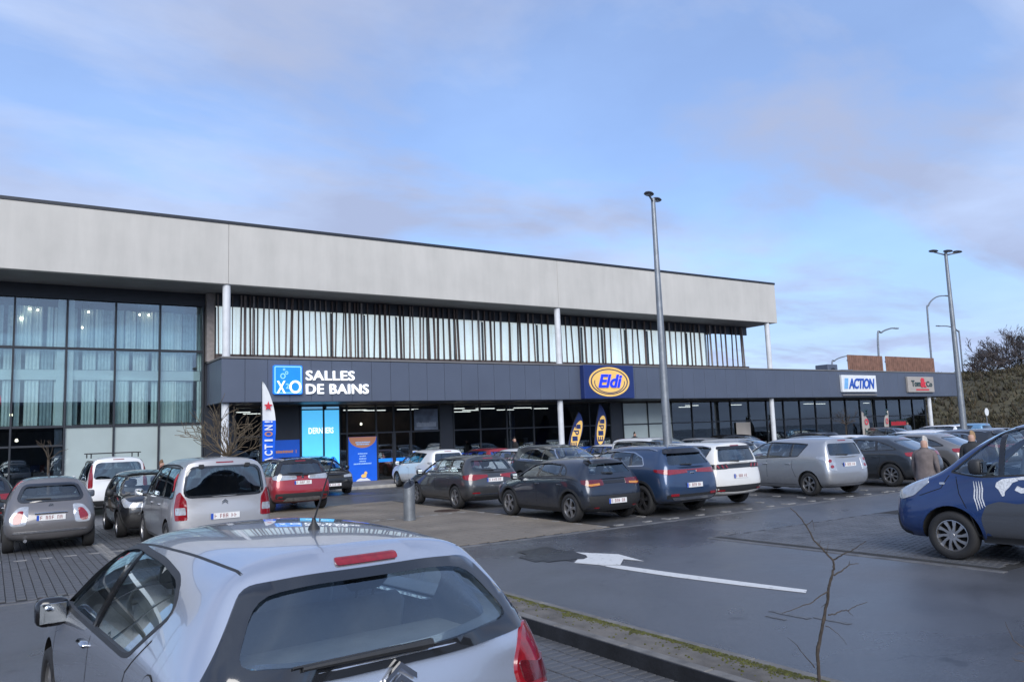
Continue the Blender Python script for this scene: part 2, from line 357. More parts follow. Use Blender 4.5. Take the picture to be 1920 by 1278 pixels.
    # ---- a panel, lens or pane lying on the body surface, cut to an outline drawn in one view
    def patch_mesh(s, view, poly, off=.004, thick=.008, step=None, hole=None):
        step = step or s.p['step']
        P0, U, V_, D_ = s.frame(view); poly = resample([Vector(q).to_2d() for q in poly], step)
        xs = [q.x for q in poly]; ys = [q.y for q in poly]; pts = list(poly); n = len(poly); hl_ = resample([Vector(q).to_2d() for q in hole], step) if hole else []; nh_ = len(hl_)
        x = min(xs) + step*.5
        while x < max(xs):
            y = min(ys) + step*.5
            while y < max(ys):
                q = Vector((x,y))
                if inside(q, poly) and min((q-b_).length for b_ in poly) > step*.45 and not (hl_ and (inside(q, hl_) or min((q-b_).length for b_ in hl_) < step*.45)): pts.append(q)
                y += step
            x += step
        ed = [(i,(i+1)%n) for i in range(n)]; b0_ = len(pts); pts += hl_; ed += [(b0_+i,b0_+(i+1)%nh_) for i in range(nh_)]
        vo, eo, fo, *_ = delaunay_2d_cdt(pts, ed, [], 0 if hl_ else 1, 1e-5)
        if hl_:
            cen = lambda f: (vo[f[0]]+vo[f[1]]+vo[f[2]])/3
            fo = [f for f in fo if inside(cen(f), poly) and not inside(cen(f), hl_)]
        vs = []; last = None; miss = []
        for q in vo:
            o = P0 + U*q[0] + V_*q[1]; h = s.bvh.ray_cast(o, D_)
            if h[0] is None: miss.append(len(vs)); vs.append(o)
            else: vs.append(h[0]); last = h[0]
        for i in miss:
            d = min(((vs[k]-vs[i])-(D_*((vs[k]-vs[i]).dot(D_)))).length for k in range(len(vs)) if k not in miss) if len(miss) < len(vs) else 0
            k = min((k for k in range(len(vs)) if k not in miss), key=lambda k: ((vs[k]-vs[i])-(D_*((vs[k]-vs[i]).dot(D_)))).length)
            vs[i] = vs[i] + D_*((vs[k]-vs[i]).dot(D_))
        top = [v - D_*off for v in vs]; mb = MB(); fs = [tuple(f) for f in fo]
        # orient
        a, b_, c = (top[i] for i in fs[0][:3])
        if (b_-a).cross(c-a).dot(D_) > 0: fs = [f[::-1] for f in fs]
        cnt = {}
        for f in fs:
            for i in range(len(f)): cnt[(f[i],f[(i+1)%len(f)])] = 1
        rim = [e for e in cnt if (e[1],e[0]) not in cnt]
        mb.v = [tuple(v) for v in top]; mb.f = list(fs)
        if thick:
            low = {}
            for e in rim:
                for i in e:
                    if i not in low: low[i] = len(mb.v); mb.v.append(tuple(top[i] + D_*thick))
            for a, b_ in rim: mb.f.append((b_,a,low[a],low[b_]))
        mb.m = [0]*len(mb.f)
        return mb
    def patch(s, name, view, poly, m, off=.004, thick=.008, mirror=None, parent=None, step=None, hole=None):
        mb = s.patch_mesh(view, poly, off, thick, step, hole); o = []
        def mk(mb_):
            me = bpy.data.meshes.new(name); me.from_pydata(mb_.v, [], mb_.f); me.materials.append(M[m] if isinstance(m,str) else m)
            me.polygons.foreach_set('use_smooth', [True]*len(me.polygons)); me.set_sharp_from_angle(angle=R(50)); return link(name, me, parent or s.root)
        if mirror is None: mirror = view in ('side','oblr','oblf')
        o.append(mk(mb))
        if mirror:
            m2 = MB(); m2.v = [(-x,y,z) for x,y,z in mb.v]; m2.f = [f[::-1] for f in mb.f]; o.append(mk(m2))
        return o
    def surf(s, view, a, b_):
        P0, U, V_, D_ = s.frame(view); h = s.bvh.ray_cast(P0 + U*a + V_*b_, D_); return h[0] if h[0] is not None else P0 + U*a + V_*b_ + D_*4
    # ---- glazing
    def windows(s):
        p = s.p; b, bR, H, yR = p['belt'], p['beltR'], p['H'], s.yR; yC, yRF, yRR = p['yC'], p['yRF'], s.yR + p['yRR']
        if p['dlo']: dlo = p['dlo']
        else:
            dlo = [(yC-.16,b+.035),(yRF-.10,H-.135),(yRF-.45,H-.115),(yRR+.35,H-.125),(yRR+.12,H-.16),(yR+.50,bR+.05)]
        s.dlo = rpoly(dlo, p.get('dlor',.05)); pill = p.get('pillars', [(-.02,.0),( -.92,.10)])
        s.cut_side = s.dlo; gl = p['glass']; tg = p['tglass'] or gl
        cuts = sorted(pill, key=lambda q: -q[0]); poly = s.dlo; rest = poly; k = 0; hw = .035
        for (y0, lean) in cuts:
            d = Vector((lean, .45)).normalized(); nrm = Vector((d.y, -d.x)); base = Vector((y0, b))
            w1 = clip(rest, base, nrm)
            if len(w1) > 2: s.patch('side_window', 'side', w1, gl if k == 0 else tg, off=-.016, thick=.006)
            pl = clip(clip(s.dlo, base - nrm*hw, nrm), base + nrm*hw, -nrm)
            if len(pl) > 2: s.patch('pillar', 'side', pl, 'gloss', off=-.004, thick=.03)
            rest = clip(rest, base, -nrm); k += 1
            if len(rest) < 3: break
        if len(rest) > 2: s.patch('side_window', 'side', rest, tg, off=-.016, thick=.006)
        # rubber edge round the side glass
        s.patch('window_seal', 'side', loop_off(s.dlo,.013), p.get('trim','black'), off=.003, thick=.02, hole=loop_off(s.dlo,-.010), step=.07)
        w = s.w; wr = p['wr']*w
        ws = p.get('screen') or [(-.80*w,p['zC']+.03),(.80*w,p['zC']+.03),(wr*.86,H-.10),(wr*.4,H-.085),(-wr*.4,H-.085),(-wr*.86,H-.10)]
        s.ws = rpoly(ws, .07); s.patch('windscreen', 'front', s.ws, 'cglass', off=-.018, thick=.006, mirror=False)
        rwn = p['rearwin'] or [(-.74*w,p['zW']+.05),(.74*w,p['zW']+.05),(wr*.86,H-.17),(-wr*.86,H-.17)]
        s.rw = rpoly(rwn, p.get('rwr',.07)); s.patch('rear_window', 'rear', s.rw, tg, off=-.016, thick=.006, mirror=False)
    def cut(s):
        p = s.p; cc_ = bpy.data.collections.new('cutters'); obs = []
        me = s.me.copy(); sc = Matrix.Translation((0,.02,.92)) @ Matrix.Diagonal((.895,.925,.90,1)) @ Matrix.Translation((0,-.02,-.92))
        me.transform(sc); bm = bmesh.new(); bm.from_mesh(me)
        for (co_, no) in (((0,0,p.get('floor',.55)),(0,0,-1)),((0,p['yC']+.05,0),(0,1,0))):
            g = bmesh.ops.bisect_plane(bm, geom=bm.verts[:]+bm.edges[:]+bm.faces[:], plane_co=co_, plane_no=no, clear_outer=True)
            eds = [e for e in bm.edges if e.is_boundary]; bmesh.ops.holes_fill(bm, edges=eds, sides=0)
        bmesh.ops.triangulate(bm, faces=bm.faces[:]); bmesh.ops.recalc_face_normals(bm, faces=bm.faces); bm.to_mesh(me); bm.free()
        me.materials.clear(); me.materials.append(M['cabin']); obs.append(bpy.data.objects.new('c', me))
        for f in me.polygons: f.material_index = 0
        def prism(poly, view, d0, d1, m):
            mb = MB(); f = (lambda a,b_,t: (t,a,b_)) if view == 'side' else (lambda a,b_,t: (a,t,b_))
            P = [Vector(f(q[0],q[1],d0)) for q in poly]; mb.prism(P, Vector(f(0,0,d1-d0))); me_ = mb.mesh('c', m)
            obs.append(bpy.data.objects.new('c', me_))
        prism(s.cut_side, 'side', -1.6, 1.6, M['black']); prism(s.ws, 'front', .1, s.yF+.4, M['black']); prism(s.rw, 'rear', s.yR-.3, min(-.1, s.yR+1.2), M['black'])
        yf = s.yF - p['fo']; yr = yf - p['wb']; s.ax = (yf, yr)
        for y in (yf, yr):
            for sg in (1,-1):
                mb = MB(); a, b_ = sorted((sg*(s.w-.27), sg*(s.w+.3)))
                mb.lathe([(p['rw']+p.get('gap',.055),a),(p['rw']+p.get('gap',.055),b_)], 28, 'X', (0,y,p['rw']+.005)); obs.append(bpy.data.objects.new('c', mb.mesh('c', M['under'])))
        body = link('body', s.me, s.root); 
        COL.children.link(cc_)
        for o in obs: cc_.objects.link(o)
        cur = None
        for solver in ('MANIFOLD','EXACT'):
            body.modifiers.clear()
            md = body.modifiers.new('b','BOOLEAN'); md.operation = 'DIFFERENCE'; md.operand_type = 'COLLECTION'; md.collection = cc_; md.solver = solver
            if hasattr(md,'material_mode') and solver == 'EXACT': md.material_mode = 'TRANSFER'
            dg = bpy.context.evaluated_depsgraph_get(); r_ = bpy.data.meshes.new_from_object(body.evaluated_get(dg))
            if len(r_.polygons) > 300 and len(r_.polygons) != len(s.me.polygons): cur = r_; s.solver = solver; break
        body.modifiers.clear()
        if cur: body.data = cur; cur.name = 'body'
        me = body.data; me.polygons.foreach_set('use_smooth', [True]*len(me.polygons)); me.set_sharp_from_angle(angle=R(32))
        for o in obs: bpy.data.objects.remove(o)
        bpy.data.collections.remove(cc_); s.bodyo = body
    def wheels(s):
        p = s.p; r_ = p['rw']; wd = p['wid']; rr = r_*p.get('rimr',.69)
        t = MB(); t.lathe([(rr*.97,-wd/2+.02),(rr*1.04,-wd/2),(r_*.93,-wd/2),(r_*.985,-wd*.36),(r_,-wd*.2),(r_,wd*.2),(r_*.985,wd*.36),(r_*.93,wd/2),(rr*1.04,wd/2),(rr*.97,wd/2-.02)], 30, 'X', cap=False)
        tm = t.mesh('tyre', M['tyre'], True, 60)
        k = MB(); k.lathe([(rr,-wd*.35),(rr,wd*.42),(rr*.93,wd*.44),(rr*.90,wd*.30),(rr*.90,-wd*.35)], 30, 'X', m=0, cap=False)
        k.lathe([(.001,-.02),(rr*.92,-.02),(rr*.92,.0),(.001,.01)], 24, 'X', m=1)
        k.lathe([(.001,wd*.40),(rr*.14,wd*.40),(rr*.2,wd*.34),(rr*.2,0)], 16, 'X', m=0)
        n = p['spokes']; sp = p['spk']
        for i in range(n):
            a = 2*math.pi*i/n; wa = (.9/n if sp == 'plain' else 1.15/n)*rr*1.1; tw = .28 if sp == 'swirl' else 0
            ln = []
            for (rad, hw, x) in ((rr*.15,wa*.75,wd*.38),(rr*.55,wa*.55,wd*.40),(rr*.93,wa*(1.25 if sp != 'swirl' else 1.0),wd*.36)):
                aa = a + tw*(rad/rr); c_, s_ = math.cos(aa), math.sin(aa)
                ln.append([(x,c_*rad - s_*h,s_*rad + c_*h) for h in (-hw,hw)] + [(x-.03,c_*rad - s_*h,s_*rad + c_*h) for h in (hw,-hw)])
            vs = [v for q in ln for v in q]; fs = []
            for q in range(2):
                for e in range(4): fs.append((q*4+e,q*4+(e+1)%4,(q+1)*4+(e+1)%4,(q+1)*4+e))
            k.add(vs, fs, 0)
        km = k.mesh('rim', [M[p['rim']], M['under']], True, 35)
        for y in s.ax:
            for sg in (1,-1):
                e = empty('wheel', (sg*(s.w - wd/2 - p.get('inset',.012)), y, r_)); e.parent = s.root
                if sg < 0: e.rotation_euler = (0,0,math.pi)
                e.rotation_euler.x = random.uniform(0,6)
                link('tyre', tm, e); link('rim', km, e)
    def cabin(s):
        p = s.p
        if not p['seats']: return
        fl = p.get('floor',.55); H = p['H']; w = s.w; ym = p['yC'] - .95
        def seat(x, y, wd, name='seat'):
            k = MB(); k.cbox((x-wd/2,y-.05,fl+.002),(x+wd/2,y+.46,fl+.1),.04)
            Mx = Matrix.Translation((x,y,fl+.05)) @ Matrix.Rotation(R(14),4,'X'); k.cbox((-wd/2,-.06,0),(wd/2,.07,H-fl-.46),.05,0,Mx)
            o = k.build(name, M['cabin'], s.root, True, 60)
            for dx in ((0,) if wd < .8 else (-.36,.36)):
                h = MB(); M2 = Mx @ Matrix.Translation((dx,0,H-fl-.44)); h.cbox((-.13,-.05,.02),(.13,.05,.21),.05,0,M2); h.tube([M2@Vector((-.05,0,-.03)),M2@Vector((-.05,0,.05))],.007,6); h.tube([M2@Vector((.05,0,-.03)),M2@Vector((.05,0,.05))],.007,6)
                h.build('headrest', M['cabin2'], o, True, 60)
        for x in (-.36,.36): seat(x, ym, .5)
        seat(0, max(s.yR + .62, ym-.95), 1.2*w/.88, 'rear_seat')
        d = MB(); d.cbox((-w*.80,p['yC']-.42,fl+.05),(w*.80,p['yC']-.12,p['zC']-.06),.06); d.build('dashboard', M['cabin'], s.root, True, 60)
        st = MB(); Mx = Matrix.Translation((-.36,p['yC']-.55,p['zC']-.02)) @ Matrix.Rotation(R(-65),4,'X')
        st.tube([Mx @ Vector((.18*math.cos(a*math.pi/8),.18*math.sin(a*math.pi/8),0)) for a in range(17)],.014,6); st.tube([Mx@Vector((0,0,0)),Mx@Vector((0,.0,-.18))],.03,6); st.tube([Mx@Vector((-.17,0,0)),Mx@Vector((.17,0,0))],.018,6)
        st.build('steering_wheel', M['cabin'], s.root, True)
    # ---- common fittings
    def mirrors(s, m=None, z=None, size=1.0, y=None, out=0):
        p = s.p; y = y if y is not None else p['yC']-.30; z = z or p['belt']+.06; w = s.w
        for sg in (1,-1):
            k = MB(); a = sg*(w*.965 - .05); b_ = sg*(w+.13*size)
            lo, hi = sorted((sg*(w+.015+out), sg*(w+.185*size+out)))
            cx_, cy_, cz_ = (lo+hi)/2, y+.01*size, z+.017*size; vs = []; nu, nv = 16, 9     # rounded housing, flat towards the rear
            sp_ = lambda v_, e_: math.copysign(abs(v_)**e_, v_)
            for i in range(nv):
                ph_ = -math.pi/2+math.pi*i/(nv-1)
                for j in range(nu):
                    th_ = 2*math.pi*j/nu; a_ = sp_(math.cos(ph_),.5)*sp_(math.cos(th_),.55); b2_ = sp_(math.cos(ph_),.5)*sp_(math.sin(th_),.8); vs.append((cx_+(hi-lo)/2*a_, cy_+(.085*size if b2_ > 0 else .055*size)*b2_, cz_+.082*size*sp_(math.sin(ph_),.6)))
            k.add(vs, [(i*nu+j,i*nu+(j+1)%nu,(i+1)*nu+(j+1)%nu,(i+1)*nu+j) for i in range(nv-1) for j in range(nu)])
            e = k.build('mirror', [m or s.paint], s.root, True, 60)
            st = MB(); st.tube([(sg*(w*.9),y+.02,z-.05),(sg*(w+.05),y+.02,z-.03)],[.03,.025],8); st.build('mirror_stalk', M['black'], e, True)
            g = MB(); g.cbox((lo+.022,y-.049*size,z-.040*size),(hi-.022,y-.044*size,z+.072*size),.003); g.build('mirror_glass', M['mirror'], e)
    def handles(s, ys, z=None, m=None):
        p = s.p
        for y in ys:
            for sg in (1,-1):
                c = s.surf('side', y, z or p['belt']-.09); k = MB(); x = c.x
                k.cbox((x-.01,y-.09,c.z-.014),(x+.028,y+.09,c.z+.014),.012)
                o = k.build('door_handle', m or s.paint, s.root, True, 60)
                if sg < 0: o.data.transform(Matrix.Diagonal((-1,1,1,1))); o.data.flip_normals()
    def seams(s, lines, wd=.011):
        for ln in lines: s.patch('door_seam', 'side', ribbon([Vector(q) for q in resample_line(ln,.12)], wd), 'under', off=.0015, thick=.0)
    def plate(s, x=0, z=.6, front=False, tilt=0, wd=.52, y=None):
        c = s.surf('front' if front else 'rear', x, z); k = MB(); d = 1 if front else -1
        y0 = (y if y is not None else c.y) + d*.012
        def bx(x0,x1,z0,z1,dd,m): k.box((min(x0,x1),min(y0,y0+d*dd),z0),(max(x0,x1),max(y0,y0+d*dd),z1),m)
        h = .055
        bx(x-wd/2,x+wd/2,z-h,z+h,.008,0)
        sx = -1 if not front else 1
        bx(x+sx*(wd/2-.045),x+sx*wd/2,z-h+.002,z+h-.002,.010,1)
        rnd = random.Random(int(abs(z*1000)+s.p['L']*997)); q = -wd/2 + .065
        for i in range(8):
            if i in (1,5): q += .045; continue
            ww = .036; t_ = rnd.randint(0,3); u = lambda a_: x - sx*a_
            bx(u(q),u(q+.010),z-.037,z+.037,.0095,2)
            if t_ != 1: bx(u(q),u(q+ww),z+.027,z+.037,.0097,2)
            if t_ != 2: bx(u(q),u(q+ww),z-.006,z+.004,.0097,2)
            if t_ in (0,2): bx(u(q+ww-.010),u(q+ww),z-.037,z+.02,.0095,2)
            q += ww + .018
        k.build('number_plate', [M['white'],M['pblue'],M['pink']], s.root)
    def wiper(s, x0, z0, x1, z1, off=.02):
        a, b_ = s.surf('rear', x0, z0), s.surf('rear', x1, z1); k = MB(); n = Vector((0,-off,0.01)); mid = (a+b_)/2
        k.tube([a+n*.9, a+(b_-a)*.3+n*1.5, b_+n],[.022,.017,.010],6); k.tube([a+(b_-a)*.25+n*.6+Vector((0,0,.012)), b_+(b_-a)*.06+n*.6+Vector((0,0,.012))],[.009,.006],4)
        k.build('wiper', M['black'], s.root, True)
    def antenna(s, y, h=.5, lean=.5):
        c = s.surf('top', 0, y); k = MB(); k.lathe([(.034,-.012),(.03,.008),(.014,.035),(.009,.06)], 10, 'Z', c); d = Vector((0,-lean,1)).normalized()
        k.tube([c+Vector((0,0,.045)), c+Vector((0,0,.045))+d*h],[.0055,.0035],6); k.build('antenna', M['black'], s.root, True)
    def rails(s, m='black'):
        p = s.p; H = p['H']; y0, y1 = s.yR+p['yRR']+.15, p['yRF']-.1; pts = []
        for sg in (1,-1):
            k = MB(); pts = []
            for i in range(9):
                t = i/8; y = y0+(y1-y0)*t; x = p['wr']*s.w*.93; c = s.surf('top', x, y); pts.append((sg*x,y,c.z+(.0 if i in (0,8) else .035)))
            k.tube(pts,.014,6); k.build('roof_rail', M[m] if isinstance(m,str) else m, s.root, True)
def resample_line(pts, step):
    o = [Vector(pts[0])]
    for a, b_ in zip(pts, pts[1:]):
        a, b_ = Vector(a), Vector(b_); n = max(1, int((b_-a).length/step+.5))
        for j in range(1,n+1): o.append(a+(b_-a)*(j/n))
    return o
def arc(cx, cy, r_, a0, a1, n=10): return [(cx + r_*math.cos(R(a0+(a1-a0)*i/n)), cy + r_*math.sin(R(a0+(a1-a0)*i/n))) for i in range(n+1)]

# ------------------------------------------------------------------ car types
def common(c, plate_z=.6, plate_front=.42, mir=None, hand=True, badge_z=None, doors4=True):
    p = c.p; yf, yr = c.ax; b = p['belt']
    c.mirrors(mir)
    if hand: c.handles([p['yC']-1.12] + ([p['yC']-2.0] if doors4 else []))
    ya = p['yC']-.12; yb = -.03 if not p.get('pillars') else p['pillars'][0][0]
    y2 = (p['pillars'][1][0] if p.get('pillars') and len(p['pillars']) > 1 else -.92)
    c.seams([[(ya,b-.02),(ya-.02,.62),(ya-.10,.30)],[(yb,b+.0),(yb,.30)]] + ([[(y2-.10,b+.02),(y2-.08,.78),(min(y2+.06,yr+p['rw']+.12),.52)]] if doors4 else []) + [[(ya-.1,.30),(yr+p['rw']+.14,.30)]])
    c.plate(0, plate_z); c.plate(0, plate_front, True)
    w = c.w; H = p['H']
    c.patch('third_brake_light','rear', rpoly([(-.16,H-.115),(.16,H-.115),(.16,H-.09),(-.16,H-.09)],.01), 'red', mirror=False, step=.06)
    # front end: grille, lower intake, headlights
    zH = p['zH']
    c.patch('grille','front', rpoly([(-.42*w*1.2,zH-.20),(.42*w*1.2,zH-.20),(.40*w,zH-.09),(-.40*w,zH-.09)],.03), 'black', off=.006, mirror=False)
    c.patch('lower_intake','front', rpoly([(-.62*w,.27),(.62*w,.27),(.52*w,.40),(-.52*w,.40)],.03), 'black', off=.006, mirror=False)
    c.patch('headlight','oblf', rpoly([(-.34,zH-.17),(.05,zH-.16),(.30,zH+.02),(.22,zH+.05),(-.02,zH-.03),(-.32,zH-.08)],.03), 'clear', off=.018, thick=.03, step=.05)
def sill_trim(c, z=.32, arches=True, m='black'):
    p = c.p; r_ = p['rw']+.055; yf, yr = c.ax; zc_ = p['rw']+.005; t = .055
    if arches:
        for y in (yf, yr):
            a0 = -math.degrees(math.asin(min(.9,(zc_-p['zb']-.04)/(r_+t)))); pl = arc(y,zc_,r_+t,a0,180-a0,18) + arc(y,zc_,r_+.001,180-a0,a0,18)
            c.patch('arch_trim','side', pl, m, off=.010, thick=.03, step=.07)
    c.patch('sill_trim','side', [(yr+r_+t*.5,.22),(yf-r_-t*.5,.22),(yf-r_-t*.5,z),(yr+r_+t*.5,z)], m, off=.010, thick=.02)
def rear_trim(c, z0, z1, m='black', name='bumper_trim', wf=.88):
    w = c.w; c.patch(name,'rear', rpoly([(-w*wf,z0),(w*wf,z0),(w*wf,z1),(-w*wf,z1)],.03), m, off=.008, thick=.02, mirror=False)

def make_silver_hatch():                         # the car right in front of the camera
    P = paint('silver_blue_metallic', (.52,.55,.61), .75, .26, dirt=.22)
    H = 1.50
    c = Car('parked_car', 'silver hatchback with whip aerial and wide rear window, parked beside the mossy kerb', P, L=4.10, W=1.80, H=H, sub=3, zb=.2, belt=.93, beltR=.99, wb=2.58, fo=.83, rw=.32,
        yRR=.43, yW=.09, zW=1.0, yRF=.44, yC=1.10, zC=.99, zH=.80, wr=.71, step=.05, hump=.012, tglass='hglass',
        dlo=[(.98,.965),(.42,1.335),(.0,1.385),(-.68,1.375),(-1.10,1.335),(-1.30,1.22),(-.98,1.0),(-.88,.985)], dlor=[.03,.10,.1,.2,.12,.08,.07,.04], pillars=[(-.08,.0),(3,.0)][:1],
        rearwin=[(-.68,1.06),(-.30,1.02),(.30,1.02),(.68,1.06),(.53,1.32),(.3,1.345),(-.3,1.345),(-.53,1.32)], rwr=.10)
    p = c.p; w = c.w
    # black glass surround of the tailgate window
    outer = rpoly([(-.79,1.01),(-.3,.975),(.3,.975),(.79,1.01),(.56,1.355),(.3,1.375),(-.3,1.375),(-.56,1.355)],[.04,.1,.1,.04,.06,.1,.1,.06]); inner = c.rw
    c.patch('window_surround','rear', outer, 'frit', off=.010, thick=.02, mirror=False, step=.04, hole=loop_off(inner,-.012))
    c.mirrors(M['gloss'], z=.935, size=1.1, y=.74, out=-.075)
    c.handles([.02], z=.88, m=M['chrome'])
    c.seams([[(1.0,.93),(1.02,.62),(.92,.30)],[(-.12,.97),(-.10,.6),(-.08,.3)],[(-.1,.3),(.92,.3)],[(-1.22,1.1),(-1.0,.93),(-.92,.78),(-.84,.6)]], .008)
    # fuel flap on the near quarter
    fc = (-1.40,.90); fl = [(fc[0]+.10*math.cos(a*math.pi/10),fc[1]+.095*math.sin(a*math.pi/10)) for a in range(20)]
    mb = c.patch_mesh('side', fl, .004, .0, .03); mb.v = [(-x,y,z) for x,y,z in mb.v]; mb.f = [f[::-1] for f in mb.f]; mb.build('fuel_flap', P, c.root, True)
    ring = c.patch_mesh('side', loop_off(fl,.006), .002, 0, .04, loop_off(fl,-.003)); ring.v = [(-x,y,z) for x,y,z in ring.v]; ring.build('fuel_flap_seam', M['under'], c.root)
    c.plate(0,.62); c.plate(0,.42,True)
    c.patch('third_brake_light','rear', rpoly([(-.155,1.395),(.155,1.395),(.155,1.428),(-.155,1.428)],.016), 'red', off=.012, thick=.02, mirror=False, step=.03)
    c.wiper(.16,1.035,-.42,1.035,.03)
    c.antenna(-1.08,.42,.75)
    for o in c.patch('tail_light','oblr', rpoly([(-.15,.62),(.04,.62),(.13,.80),(.14,.97),(.05,1.03),(-.05,1.00),(-.15,.84)],[.05,.06,.05,.06,.05,.05,.05]), 'red', off=.018, thick=.03, step=.04): pass
    c.patch('tail_light_lens','oblr', rpoly([(-.13,.645),(.03,.64),(.07,.71),(.0,.73),(-.13,.74)],.03), 'clear', off=.024, thick=.006, step=.04)
    c.patch('tail_light_lens','oblr', rpoly([(-.13,.76),(.08,.755),(.10,.86),(.0,.83),(-.13,.87)],.03), 'dred', off=.024, thick=.006, step=.04)
    # double chevron badge
    k = MB(); y = c.surf('rear',0,.90).y-.02
    for dz in (0,.05):
        k.prism([(-.075,y,.86+dz),(0,y,.92+dz),(.075,y,.86+dz),(.075,y,.885+dz),(0,y,.945+dz),(-.075,y,.885+dz)], (0,.018,0))
    k.build('badge', M['chrome'], c.root)
    # tailgate shut line, roof gutters, bumper seam
    c.patch('tailgate_seam','rear', ribbon([Vector(q) for q in resample_line([(-.83,1.0),(-.80,.80),(-.70,.60),(.70,.60),(.80,.80),(.83,1.0)],.06)],.009), 'under', off=.0015, thick=0, mirror=False)
    for sg in (1,-1):
        ln = [(sg*.545,-1.60),(sg*.56,-1.2),(sg*.57,-.6),(sg*.57,0),(sg*.55,.40)]
        c.patch('roof_seam','top', ribbon([Vector(q) for q in resample_line(ln,.1)],.012), 'black', off=.0015, thick=0, mirror=False)
    zH = p['zH']
    c.patch('headlight','oblf', rpoly([(-.34,zH-.17),(.05,zH-.16),(.30,zH+.02),(.22,zH+.05),(-.02,zH-.03),(-.32,zH-.08)],.03), 'clear', off=.006)
    # rear shelf and interior mirror
    k = MB(); k.cbox((-.58,-1.78,.965),(.58,-1.34,.985),.006); k.build('parcel_shelf', M['cabin'], c.root)
    k = MB(); k.cbox((-.11,.40,1.31),(.11,.42,1.37),.01); k.build('interior_mirror', M['black'], c.root)
    sill_trim(c,.30,False)
    return c
def oval(cx, cz, a, b, n=20): return [(cx+a*math.cos(2*math.pi*i/n), cz+b*math.sin(2*math.pi*i/n)) for i in range(n)]
def make_bubble():                               # small round grey city car
    P = paint('warm_grey_paint', (.150,.145,.150), .35)
    c = Car('parked_car','x',P, L=3.62,W=1.70,H=1.52,belt=.95,beltR=.98,wb=2.32,fo=.70,rw=.30,yRR=.62,yW=.24,zW=1.02,yRF=.42,yC=.98,zC=1.0,zH=.80,wr=.72,tail=.66,
        dlo=[(.86,.985),(.36,1.375),(-.1,1.41),(-.75,1.36),(-.98,1.22),(-1.05,1.02)],pillars=[(-.18,.0)],rearwin=[(-.58,1.06),(.58,1.06),(.47,1.34),(-.47,1.34)],rwr=.09)
    c.mirrors(); c.handles([-.05],m=M['chrome'])
    c.seams([[(.86,.93),(.86,.55),(.78,.3)],[(-.2,.98),(-.2,.3)],[(-.2,.3),(.78,.3)]])
    c.plate(0,.70); c.plate(0,.4,True); yr = c.yR
    k = MB(); y = c.surf('rear',0,.79).y; k.cbox((-.30,y-.03,.775),(.30,y+.02,.81),.012); k.build('handle_bar',M['chrome'],c.root,True)
    c.patch('bumper_strip','rear', rpoly([(-.68,.405),(.68,.405),(.68,.44),(-.68,.44)],.015),'chrome',off=.014,thick=.03,mirror=False)
    c.patch('tail_light','oblr', rpoly([(-.27,.56),(-.05,.56),(.0,.72),(-.06,.93),(-.19,.95),(-.27,.75)],.05),'clear',off=.012,thick=.02,step=.05)
    c.patch('tail_light_lens','oblr', rpoly([(-.20,.60),(-.08,.60),(-.06,.72),(-.10,.86),(-.17,.86),(-.20,.74)],.05),'red',off=.018,thick=.01,step=.05)
    c.patch('window_surround','rear', loop_off(c.rw,.05),'frit',off=.008,thick=.02,mirror=False,step=.06,hole=loop_off(c.rw,-.012))
    c.wiper(.0,1.06,-.45,1.075); c.antenna(-.55,.3,.7)
    y = c.surf('rear',0,.93).y; k = MB(); k.lathe([(.045,-.012),(.045,.012),(.03,.016)],14,'Y',(0,y,.93)); k.build('badge',M['chrome'],c.root,True)
    c.patch('headlight','oblf', oval(-.12,.74,.13,.12),'clear',off=.012)
    k = MB(); k.tube([(-.45,c.yR+.02,.26),(-.45,c.yR+.3,.26)],.035,10); k.build('exhaust',M['chrome'],c.root,True)
    return c
def make_mpv(P, name='parked_van', tall=True, H=1.83):
    c = Car(name,'x',P, L=4.42,W=1.84,H=H,belt=1.03,beltR=1.06,wb=2.73,fo=.90,rw=.325,yRR=.10,yW=.045,zW=1.09,zRR=-.03,yRF=.62,yC=1.36,zC=1.12,zH=.95,wr=.83,tail=.70,tglass='tglass',
        dlo=[(1.16,1.08),(.55,H-.20),(.2,H-.17),(-1.75,H-.19),(-1.88,H-.24),(-1.90,1.12),(-1.8,1.09)],dlor=.07,pillars=[(.22,.02),(-.88,.0)],rearwin=[(-.72,1.12),(.72,1.12),(.64,H-.19),(-.64,H-.19)],rwr=.14,floor=.6)
    common(c,plate_z=.74,plate_front=.45); c.rails(); return c
def make_silver_mpv():
    c = make_mpv(paint('silver_paint',(.46,.46,.47),.5,dirt=.3))
    c.patch('tail_light','oblr', rpoly([(-.15,.70),(.05,.70),(.10,.95),(.07,1.16),(-.02,1.22),(-.12,1.05)],.03),'red',off=.012,thick=.02,step=.05)
    c.patch('tail_light_lens','oblr', rpoly([(-.13,.80),(.04,.80),(.06,.93),(-.11,.93)],.02),'clear',off=.016,thick=.01,step=.05)
    c.patch('window_surround','rear', loop_off(c.rw,.03),'frit',off=.008,thick=.02,mirror=False,step=.06,hole=loop_off(c.rw,-.012))
    for x in (-.42,.42):
        k = MB(); y = c.surf('rear',x,1.67).y; k.cbox((x-.045,y-.05,1.62),(x+.045,y+.03,1.70),.012); k.build('hinge',M['black'],c.root)
    k = MB(); y = c.surf('rear',0,.98).y-.014
    for dz in (0,.035): k.prism([(-.055,y,.95+dz),(0,y,.99+dz),(.055,y,.95+dz),(.055,y,.968+dz),(0,y,1.01+dz),(-.055,y,.968+dz)],(0,.014,0))
    k.build('badge',M['chrome'],c.root); rear_trim(c,.30,.42,wf=.8); return c
